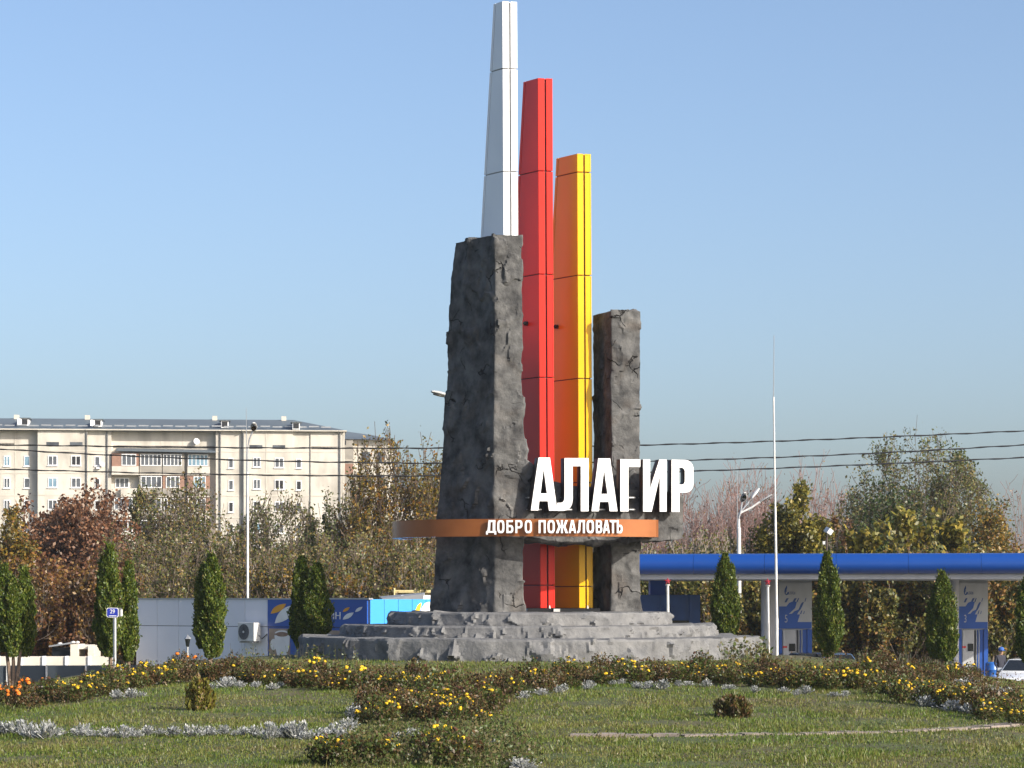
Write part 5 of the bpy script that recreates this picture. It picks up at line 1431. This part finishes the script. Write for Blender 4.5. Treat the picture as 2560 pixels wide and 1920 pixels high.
# ------------------------------------------------------------------ cypress (thuja) columns
M['thuja'] = leaf_mat('cypress sprays', [(.080, .122, .014), (.055, .092, .012), (.115, .150, .018), (.034, .060, .010), (.145, .155, .022), (.075, .11, .013), (.06, .10, .012), (.14, .09, .03)], .2, patch=.35, pscale=2.5)
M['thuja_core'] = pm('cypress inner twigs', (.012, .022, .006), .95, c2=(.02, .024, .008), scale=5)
BARK['thuja'] = pm('cypress bark', (.20, .14, .10), .95, c2=(.12, .085, .06), scale=6)
def cypress(lobes, base_px, base_py, Y, label, seed, trunks=1, zb=None):
    """lobes: (px centre, bottom row, top row, width px, depth offset)"""
    rng = np.random.default_rng(seed)
    xb = X(base_px, Y); zb = gz(xb, Y) if zb is None else zb
    t = thing('cypress', (xb, Y, zb), label, 'cypress', 'columnar cypresses around the monument')
    o0 = np.array([xb, Y, zb])
    C, D = [], []
    core = MB()
    for (px, pyb, pyt, wpx, dy) in lobes:
        x0 = X(px, Y); z0, z1 = Z(pyb, Y), Z(pyt, Y); rad = wpx * .9 * Y / FPX / 2; H = z1 - z0
        prof = lambda s: np.clip(np.where(s < .3, .42 + .58 * np.sin(np.clip(s / .3, 0, 1) * np.pi / 2), np.cos(np.clip((s - .3) / .74, 0, 1) * np.pi / 2) ** .72), .03, 1)
        n = int(13500 * H * rad / 1.2)
        s = rng.uniform(0, 1, n) ** 1.08; a = rng.uniform(0, 2 * np.pi, n)
        ph = rng.uniform(0, 6.28, 6)
        clump = 1 + .18 * np.sin(3 * a + 9 * s + ph[0]) + .12 * np.sin(5 * a - 17 * s + ph[1]) + .08 * np.sin(2 * a + 31 * s + ph[2]) + .06 * np.sin(9 * a + 43 * s + ph[3])
        r = rad * prof(s) * clump * (1 - .42 * rng.uniform(0, 1, n) ** 2.2)
        c = np.stack([x0 + r * np.cos(a), Y + dy + r * np.sin(a), z0 + s * H], 1)
        d = np.stack([np.cos(a) * .55, np.sin(a) * .55, np.full(n, 1.25)], 1)
        far = rng.uniform(0, 1, n) < .035          # stray shoots
        c[far] += np.stack([np.cos(a[far]) * .07, np.sin(a[far]) * .07, np.full(far.sum(), .10)], 1) * rng.uniform(.3, 1.3, (far.sum(), 1))
        C.append(c); D.append(d)
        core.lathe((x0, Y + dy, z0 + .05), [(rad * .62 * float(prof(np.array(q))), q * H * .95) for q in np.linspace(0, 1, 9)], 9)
    C = np.concatenate(C); D = np.concatenate(D)
    V, F = leaves_np(C - o0, .052, rng, 1.9, D, .6)
    link('crown', np_mesh('crown', V, F, M['thuja']), t)
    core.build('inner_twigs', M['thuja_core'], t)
    for k in range(trunks):
        px, pyb = lobes[k % len(lobes)][0], lobes[k % len(lobes)][1]
        if trunks == 3: px = base_px + (k - 1) * 22
        top = P(px, pyb - 45, Y)
        b0 = Vector((xb + (px - base_px) * Y / FPX * .25, Y, zb - .1))
        MB().tube([b0, b0.lerp(top, .45) + Vector((.02, 0, 0)), top], [.075, .06, .03], 7).build('trunk', BARK['thuja'], t, smooth_=True)
    return t
cypress([(10, 1628, 1412, 62, 0), (58, 1640, 1418, 58, .2), (34, 1640, 1440, 50, -.2)], 32, 1690, 86, 'leftmost cypress with three forked stems before the low wall', 1, 3)
cypress([(275, 1640, 1362, 64, 0), (256, 1625, 1392, 48, .3)], 276, 1660, 84, 'tall cypress behind the blue kilometre sign', 2)
cypress([(321, 1650, 1404, 52, 0)], 318, 1668, 84.5, 'slimmer cypress just right of the kilometre sign', 3)
cypress([(530, 1642, 1386, 72, 0), (506, 1620, 1412, 50, .2)], 522, 1660, 85, 'lone cypress standing before the grey shop wall', 4)
cypress([(753, 1622, 1390, 64, .35), (792, 1610, 1408, 74, 0), (768, 1620, 1450, 66, .2)], 772, 1640, 95, 'paired cypress covering the shop sign beside the stone steps', 5, 2)
cypress([(1812, 1605, 1385, 62, 0), (1828, 1600, 1410, 40, -.1), (1798, 1600, 1440, 40, .1)], 1815, 1640, 95, 'cypress directly right of the stone steps', 6)
cypress([(2068, 1640, 1380, 60, 0), (2082, 1630, 1420, 46, -.2)], 2072, 1655, 93, 'cypress in front of the blue car', 7)
cypress([(2355, 1645, 1428, 66, 0), (2368, 1650, 1470, 52, -.15), (2340, 1645, 1480, 50, .1)], 2356, 1668, 92, 'cypress just left of the pump numbered 3', 8)
cypress([(2572, 1655, 1435, 70, 0)], 2572, 1680, 92, 'cypress cut by the right edge of the frame', 9)

# ------------------------------------------------------------------ grass
def in_poly(px, py, poly):
    inside = np.zeros(len(px), bool); n = len(poly)
    for i in range(n):
        x0, y0 = poly[i]; x1, y1 = poly[(i + 1) % n]
        c = ((y0 > py) != (y1 > py)) & (px < (x1 - x0) * (py - y0) / (y1 - y0 + 1e-9) + x0)
        inside ^= c
    return inside
rng = np.random.default_rng(17)
NB = 300000
Yg = 45 * (86 / 45) ** rng.uniform(0, 1, NB)
xg = rng.uniform(-1, 1, NB) * (Yg * .20 + 1.0)
zg = ground(xg, Yg)
dens = np.array([mnoise.noise(Vector((a * .45, b * .45, 3))) for a, b in zip(xg[::1], Yg[::1])])
keep = rng.uniform(-.9, .9, NB) < dens + .45
r_ = np.hypot(xg - CX, Yg - CY); keep &= r_ > 7.6
xg, Yg, zg, dens = xg[keep], Yg[keep], zg[keep], dens[keep]
n = len(xg)
hgt = rng.uniform(.035, .085, n) * (1 + .6 * np.clip(dens, -.5, .6)) * np.where(rng.uniform(0, 1, n) < .03, 2.0, 1)
az = rng.uniform(0, 6.28, n); lean_ = rng.uniform(0, .6, n) * hgt; az2 = rng.uniform(0, 6.28, n)
w = .009 + .004 * (Yg / 60)
B = np.stack([xg, Yg, zg - .01], 1)
sd_ = np.stack([np.cos(az), np.sin(az), np.zeros(n)], 1) * w[:, None]
tip = B + np.stack([np.cos(az2) * lean_, np.sin(az2) * lean_, hgt], 1)
V = np.stack([B - sd_, B + sd_, tip], 1).reshape(-1, 3)
M['grass'] = leaf_mat('grass blades', [(.095, .155, .014), (.130, .190, .019), (.072, .125, .012), (.155, .155, .034), (.145, .185, .024), (.165, .165, .042), (.20, .165, .065), (.14, .11, .045)], .35, patch=.6, pscale=.42)
g = link('grass', np_mesh('grass', V, np.arange(3 * n).reshape(n, 3), M['grass']))
tag(g, 'short green and straw coloured grass covering the mound', 'grass', kind='stuff')

# stone edging of the path, at the right
pa = [(1425, 1838), (1700, 1840), (2000, 1836), (2200, 1832), (2400, 1822), (2600, 1808)]
M['edging'] = pm('edging stone', (.28, .23, .20), .95, c2=(.18, .15, .125), scale=2.2, bump=.5)
eg = thing('path_edging', hit(2000, 1836), 'pinkish stone edging strip crossing the lawn at right', 'edging')
eg['kind'] = 'structure'
pts = []
for (a, b), (c, d) in zip(pa[:-1], pa[1:]):
    for k in range(4): pts.append((a + (c - a) * k / 4, b + (d - b) * k / 4))
pts.append(pa[-1])
for (a, b), (c, d) in zip(pts[:-1], pts[1:]):
    p, q = hit(a, b), hit(c, d)
    u = (q - p); L = u.length; u.normalize(); v = Vector((-u.y, u.x, 0)).normalized()
    p = p + u * .02; q = q - u * .02
    zz = random.Random(int(a)).uniform(.015, .05)
    MB().add([p - v * .26 + Vector((0, 0, zz)), q - v * .26 + Vector((0, 0, zz)), q + v * .26 + Vector((0, 0, zz)), p + v * .26 + Vector((0, 0, zz)), p - v * .26 - Vector((0, 0, .15)), q - v * .26 - Vector((0, 0, .15)), q + v * .26 - Vector((0, 0, .15)), p + v * .26 - Vector((0, 0, .15))],
             [(0, 1, 2, 3), (4, 7, 6, 5), (0, 4, 5, 1), (1, 5, 6, 2), (2, 6, 7, 3), (3, 7, 4, 0)]).build('edging_stone', M['edging'], eg)

# ------------------------------------------------------------------ flower beds
FOL = {
    'dry': leaf_mat('withered marigold foliage', [(.100, .052, .022), (.065, .038, .017), (.135, .075, .03), (.058, .062, .018), (.16, .11, .045), (.080, .085, .021), (.05, .03, .014)], .25),
    'mix': leaf_mat('marigold foliage', [(.055, .080, .016), (.088, .115, .022), (.11, .065, .024), (.042, .060, .014), (.14, .125, .035), (.075, .045, .02), (.07, .10, .02)], .3),
    'silver': leaf_mat('silver leaves', [(.30, .31, .31), (.40, .41, .405), (.20, .215, .215), (.46, .46, .45), (.16, .17, .13)], .2),
    'weed': leaf_mat('weed leaves', [(.075, .11, .025), (.105, .135, .035), (.13, .11, .042), (.16, .135, .06), (.06, .085, .02), (.10, .08, .038)], .3),
}
M['fl_yellow'] = pm('yellow petals', (.75, .50, .012), .7, c2=(.62, .36, .01), scale=25)
M['fl_orange'] = pm('orange petals', (.75, .20, .008), .7, c2=(.62, .14, .006), scale=25)
M['fl_dead'] = pm('dead flower heads', (.10, .04, .018), .9, c2=(.06, .026, .012), scale=20)
def plant_mesh(seed, mat, n, w, h, ls, stems=14, long=1.8):
    rng = np.random.default_rng(seed)
    t = rng.uniform(0, 1, n) ** .7; a = rng.uniform(0, 6.28, n); rr_ = w / 2 * np.sqrt(rng.uniform(0, 1, n)) * (.55 + .45 * np.sin(np.clip(t, 0, 1) * 2.4))
    lump = 1 + .25 * np.sin(3 * a + seed)
    c = np.stack([rr_ * np.cos(a), rr_ * np.sin(a), .03 + t * h * (1.05 - .5 * (rr_ / (w / 2)) ** 2) * lump], 1)
    V, F = leaves_np(c, ls, rng, long, np.stack([np.cos(a) * .5, np.sin(a) * .5, np.full(n, .6)], 1), .7)
    sg = []
    for k in range(stems):
        a_ = rng.uniform(0, 6.28); q = rng.uniform(0, w / 2 * .8)
        sg.append([0.25 * q * math.cos(a_), .25 * q * math.sin(a_), -.05, q * math.cos(a_), q * math.sin(a_), h * rng.uniform(.7, 1.1), .006, .004])
    V2, F2 = tubes_np(np.array(sg), 3)
    return np_mesh('foliage', np.concatenate([V, V2]), np.concatenate([F, F2 + len(V)]), mat)
def blossom(mat, r=.045):
    m = MB(); vs = [Vector((0, 0, r * .75))]; fs = []
    for i, (q, z) in enumerate(((.65, .62), (1.0, .15), (.75, -.35))):
        for k in range(7):
            a = 2 * math.pi * (k + .5 * (i % 2)) / 7; vs.append(Vector((q * r * math.cos(a) * (1.08 if k % 2 else .92), q * r * math.sin(a), z * r)))
    fs += [(0, 1 + k, 1 + (k + 1) % 7) for k in range(7)]
    for i in (0, 1):
        for k in range(7): fs.append((1 + 7 * i + k, 8 + 7 * i + k, 8 + 7 * i + (k + 1) % 7, 1 + 7 * i + (k + 1) % 7))
    me = bpy.data.meshes.new('blossom'); me.from_pydata([tuple(v) for v in vs], [], fs); me.materials.append(mat)
    return me
DRY = [plant_mesh(100 + k, FOL['dry'], 520, .60, .42, .036) for k in range(5)]
MIX = [plant_mesh(120 + k, FOL['mix'], 520, .58, .38, .036) for k in range(5)]
BY, BO, BD = blossom(M['fl_yellow'], .038), blossom(M['fl_orange'], .05), blossom(M['fl_dead'], .030)
def silver_mesh(seed):
    rng = np.random.default_rng(seed)
    n = 150; a = rng.uniform(0, 6.28, n); el = rng.uniform(.15, 1.5, n); L = rng.uniform(.06, .24, n)
    d = np.stack([np.cos(a) * np.cos(el), np.sin(a) * np.cos(el), np.sin(el)], 1)
    off = rng.normal(0, .07, (n, 3)) * (1, 1, .0)
    c = d * L[:, None] + off + (0, 0, .04)
    V, F = leaves_np(c, .034, rng, 2.2, d * 1.6, .7)
    sg = np.concatenate([off * .2 - (0, 0, .03), c, np.full((n, 1), .004), np.full((n, 1), .004)], 1)
    V2, F2 = tubes_np(sg, 3)
    return np_mesh('silver_leaves', np.concatenate([V, V2]), np.concatenate([F, F2 + len(V)]), FOL['silver'])
SIL = [silver_mesh(140 + k) for k in range(5)]
rp_ = random.Random(8)
def put_plant(me, name, px, py, label, cat, group, scale, flowers=None, nf=0, jit=0.0, h=.46, w=.6):
    p = hit(px, py)
    o = link(name, me, None, p, rp_.uniform(0, 6.28))
    s = scale * rp_.uniform(.75, 1.3); o.scale = (s * rp_.uniform(.9, 1.2), s, s * rp_.uniform(.75, 1.25))
    tag(o, label, cat, group)
    for k in range(nf):
        a = rp_.uniform(0, 6.28); q = w / 2 * math.sqrt(rp_.uniform(0, 1)) * .9
        b = link('blossom', flowers, o, Vector((q * math.cos(a), q * math.sin(a), h * (1.02 - .35 * (q / (w / 2)) ** 2) + rp_.uniform(-.06, .07))))
        b.rotation_euler = (rp_.uniform(-.6, .6), rp_.uniform(-.6, .6), 0)
        f = rp_.uniform(.7, 1.3); b.scale = (f, f, f)
    return o
def along(poly, t):
    d = [0]
    for (a, b), (c, e) in zip(poly[:-1], poly[1:]): d.append(d[-1] + math.hypot(c - a, e - b))
    x = t * d[-1]
    for i in range(len(d) - 1):
        if x <= d[i + 1] or i == len(d) - 2:
            f = (x - d[i]) / (d[i + 1] - d[i]); a, b = poly[i]; c, e = poly[i + 1]
            return a + (c - a) * f, b + (e - b) * f
# each bed: centre line in the photograph, half height in rows, counts
beds = [
    ('left arm of the flower bed', [(80, 1760), (180, 1745), (280, 1727), (400, 1708), (440, 1704)], 14, 22, 16, 'mix'),
    ('bed before the shop wall', [(420, 1697), (520, 1702), (620, 1703), (720, 1704)], 11, 24, 9, 'dry'),
    ('bed before the shaded steps', [(730, 1711), (860, 1717), (980, 1726), (1080, 1732)], 13, 22, 15, 'dry'),
    ('middle clump below the monument', [(910, 1795), (1000, 1785), (1120, 1785), (1225, 1795)], 26, 26, 24, 'dry'),
    ('centre of the bed below the town name', [(1060, 1748), (1180, 1738), (1300, 1722), (1420, 1713)], 16, 28, 13, 'dry'),
    ('bed before the sunlit steps', [(1430, 1708), (1560, 1701), (1700, 1700), (1850, 1703)], 12, 32, 18, 'dry'),
    ('bed right of the stone steps', [(1860, 1706), (1980, 1714), (2100, 1720), (2200, 1728)], 12, 22, 14, 'mix'),
    ('brown mound of flowers before the cars', [(2150, 1690), (2250, 1690), (2350, 1700), (2450, 1718)], 18, 30, 6, 'dry'),
    ('right arm of the flower bed', [(2210, 1738), (2320, 1755), (2430, 1775), (2570, 1800)], 20, 24, 28, 'mix'),
    ('patch of flowers at the bottom edge', [(780, 1912), (900, 1905), (1050, 1900), (1200, 1912)], 12, 10, 9, 'mix'),
]
for where, poly, hh, nd, ny, kind in beds:
    nd = int(nd * .74); ny = int(ny * .85)
    for k in range(nd):
        px, py = along(poly, (k + rp_.random()) / nd); py += rp_.uniform(-hh, hh)
        src = DRY if rp_.random() < (.65 if kind == 'dry' else .4) else MIX
        put_plant(rp_.choice(src), 'marigold_plant', px, py, 'withered marigold in the ' + where, 'flower plant', 'withered marigolds, ' + where, 1.02, BD, 2, h=.42)
    for k in range(ny):
        px, py = along(poly, (k + rp_.random()) / ny); py += rp_.uniform(-hh, hh)
        put_plant(rp_.choice(MIX), 'marigold_plant', px, py, 'yellow marigold in the ' + where, 'flower plant', 'yellow marigolds, ' + where, 1.0, BY, rp_.randint(3, 10), h=.38)
for k, (px, py) in enumerate([(18, 1765), (45, 1772), (60, 1755), (30, 1750)]):
    put_plant(rp_.choice(DRY), 'marigold_plant', px, py, 'orange flowering marigold plant under the leftmost cypress', 'flower plant', 'orange marigolds at the left edge', 1.0, BO, 6)
for px, py in ((455, 1675), (490, 1690), (112, 1740)):
    put_plant(rp_.choice(DRY), 'marigold_plant', px, py, 'marigold with a few orange blooms near the lantern', 'flower plant', 'orange marigolds near the lantern', 1.0, BO, 2)
sil_rows = [
    ('silver ragwort in the row at the left foreground', [(0, 1840), (100, 1844), (150, 1842)], 7, 8, .95),
    ('silver ragwort in the long thin row left of the bed tip', [(180, 1842), (300, 1842), (540, 1838), (640, 1842)], 4, 20, .62),
    ('silver ragwort rounding the tip of the bed', [(670, 1843), (740, 1850), (820, 1850), (860, 1838), (885, 1800), (892, 1775)], 6, 15, .85),
    ('silver ragwort below the bed before the shop wall', [(520, 1722), (600, 1720), (710, 1722)], 5, 8, .75),
    ('silver ragwort along the bed below the town name', [(1290, 1748), (1340, 1738), (1460, 1724), (1540, 1716)], 6, 7, .7),
    ('silver ragwort along the bed before the sunlit steps', [(1550, 1714), (1700, 1720), (1850, 1724)], 6, 9, .7),
    ('silver ragwort along the bed right of the steps', [(1880, 1730), (1980, 1736), (2060, 1740), (2130, 1742)], 6, 6, .7),
    ('silver ragwort on the right arm of the bed', [(2290, 1752), (2350, 1770), (2420, 1780)], 10, 7, .8),
    ('silver ragwort before the white car', [(2395, 1716), (2460, 1724), (2530, 1748)], 7, 12, .8),
    ('silver ragwort on the left arm of the bed', [(262, 1746), (290, 1748), (360, 1742), (375, 1742)], 3, 4, .75),
    ('silver ragwort at the bottom edge below the town name', [(1290, 1918), (1315, 1924)], 6, 3, 1.0),
    ('silver ragwort scattered in the weeds', [(940, 1855), (970, 1850), (1250, 1875)], 6, 4, .8),
]
for lab, poly, hh, nn, sc in sil_rows:
    for k in range(nn):
        px, py = along(poly, (k + rp_.random()) / nn); py += rp_.uniform(-hh, hh)
        put_plant(rp_.choice(SIL), 'silver_ragwort', px, py, lab, 'silver plant', lab, sc * rp_.uniform(.7, 1.2))

# tell the plants of a row apart by their place in it
ORD = ['', 'second', 'third', 'fourth', 'fifth', 'sixth', 'seventh', 'eighth', 'ninth', 'tenth', 'eleventh', 'twelfth', 'thirteenth', 'fourteenth', 'fifteenth', 'sixteenth', 'seventeenth', 'eighteenth', 'nineteenth', 'twentieth']
def ordinal(k, n):
    if k == 0: return 'leftmost'
    if k == n - 1: return 'rightmost'
    if k < 20: return ORD[k] + ' from left'
    return ['twenty-first', 'twenty-second', 'twenty-third', 'twenty-fourth', 'twenty-fifth', 'twenty-sixth', 'twenty-seventh', 'twenty-eighth', 'twenty-ninth', 'thirtieth', 'thirty-first', 'thirty-second', 'thirty-third', 'thirty-fourth', 'thirty-fifth', 'thirty-sixth', 'thirty-seventh', 'thirty-eighth', 'thirty-ninth', 'fortieth', 'forty-first', 'forty-second', 'forty-third', 'forty-fourth'][k - 20] + ' from left'
byl = {}
for o in col.objects:
    if o.get('category') in ('flower plant', 'silver plant'): byl.setdefault(o['label'], []).append(o)
for lab, os_ in byl.items():
    os_.sort(key=lambda o: o.location.x / o.location.y)
    for k, o in enumerate(os_): o['label'] = lab + ', ' + ordinal(k, len(os_))

# weeds and straw on the beds: stuff
def weeds(name, label, poly, n, mat, h, ls, seed, stalk=.5):
    rng = np.random.default_rng(seed)
    xs2 = [p[0] for p in poly]; ys2 = [p[1] for p in poly]
    px = rng.uniform(min(xs2), max(xs2), n * 3); py = rng.uniform(min(ys2), max(ys2), n * 3)
    ok = in_poly(px, py, poly); px, py = px[ok][:n], py[ok][:n]
    LC, SG = [], []
    for a, b in zip(px, py):
        p = np.array(hit(a, b)); q = rng.uniform(.5, 1.2) * h
        top = p + np.array([rng.normal(0, .07), rng.normal(0, .07), q])
        if rng.uniform() < stalk: SG.append(np.concatenate([p, top, [.005, .003]]))
        for k in range(4): LC.append(p + (top - p) * rng.uniform(.15, 1.0) + rng.normal(0, .05, 3))
    V, F = tubes_np(np.array(SG), 3); V2, F2 = leaves_np(np.array(LC), ls, rng, 1.7)
    o = link(name, np_mesh(name, np.concatenate([V, V2]), np.concatenate([F, F2 + len(V)]), mat)); tag(o, label, 'weeds', kind='stuff')
weeds('weeds', 'straggling grey green weeds at the bottom of the flower bed', [(830, 1925), (850, 1860), (930, 1830), (1200, 1815), (1300, 1830), (1340, 1880), (1350, 1925)], 1800, FOL['weed'], .28, .042, 201)
weeds('weeds', 'dry stalks and leaves filling the flower beds', [(60, 1770), (200, 1730), (400, 1680), (760, 1676), (1100, 1700), (1400, 1680), (1900, 1672), (2200, 1660), (2560, 1720), (2560, 1800), (2400, 1775), (2200, 1735), (1900, 1715), (1500, 1712), (1300, 1740), (1250, 1800), (900, 1805), (880, 1730), (700, 1710), (430, 1715), (200, 1760)], 3600, FOL['dry'], .42, .042, 202)
weeds('weeds', 'green weeds at the right foot of the stone steps', [(1800, 1660), (1830, 1640), (1920, 1645), (1925, 1668)], 90, FOL['weed'], .7, .09, 203)
weeds('weeds', 'tall dry stalks before the shaded stone steps', [(560, 1676), (900, 1672), (900, 1664), (560, 1660)], 80, FOL['weed'], .6, .05, 204, 1.0)
weeds('weeds', 'coarse tufts scattered over the lawn', [(0, 1925), (0, 1770), (420, 1730), (860, 1760), (1300, 1760), (2180, 1745), (2560, 1810), (2560, 1925)], 1800, FOL['weed'], .12, .030, 205, .3)

# two dwarf conifers on the lawn
M['dwarf_gold'] = leaf_mat('golden dwarf foliage', [(.19, .17, .022), (.14, .13, .02), (.10, .10, .018), (.16, .10, .03)], .2)
M['dwarf_brown'] = leaf_mat('browning dwarf foliage', [(.06, .062, .014), (.09, .08, .018), (.10, .05, .02), (.05, .04, .012)], .2)
for px, py, w, h, mat, lab, sd2 in ((500, 1776, .62, .72, M['dwarf_gold'], 'small golden globe conifer on the left lawn', 301), (1832, 1792, .8, .45, M['dwarf_brown'], 'small browning dwarf conifer on the right lawn', 302)):
    b = hit(px, py)
    t = thing('dwarf_conifer', b, lab, 'conifer')
    rng = np.random.default_rng(sd2)
    n = 1500; a = rng.uniform(0, 6.28, n); el = np.arcsin(rng.uniform(-.35, 1, n)); q = (1 - .3 * rng.uniform(0, 1, n) ** 2) * (1 + .1 * np.sin(4 * a + 5 * el) + .1 * np.sin(7 * a))
    d = np.stack([np.cos(a) * np.cos(el) * w / 2, np.sin(a) * np.cos(el) * w / 2, (np.sin(el) + .36) * h / 1.36], 1) * q[:, None]
    V, F = leaves_np(d, .05, rng, 2.0, np.stack([np.cos(a) * .4, np.sin(a) * .4, np.full(n, 1.2)], 1), .5)
    link('crown', np_mesh('crown', V, F, mat), t)
    MB().tube([(0, 0, -.1), (0, 0, h * .6)], [.04, .02], 6).build('trunk', BARK['thuja'], t, local=True)

# ------------------------------------------------------------------ air
hz = bpy.data.materials.new('haze air'); hz.use_nodes = True
nt = hz.node_tree; nt.nodes.remove(nt.nodes['Principled BSDF'])
pv = nt.nodes.new('ShaderNodeVolumePrincipled')
pv.inputs['Color'].default_value = (.86, .92, 1.0, 1); pv.inputs['Density'].default_value = .00014; pv.inputs['Anisotropy'].default_value = .2
nt.links.new(pv.outputs[0], nt.nodes['Material Output'].inputs['Volume'])
hb = MB().box((-910, -310, -1.2), (910, 1010, 29.5)).build('haze', hz)
tag(hb, 'thin pale autumn haze in the air over the town', 'haze', kind='stuff')
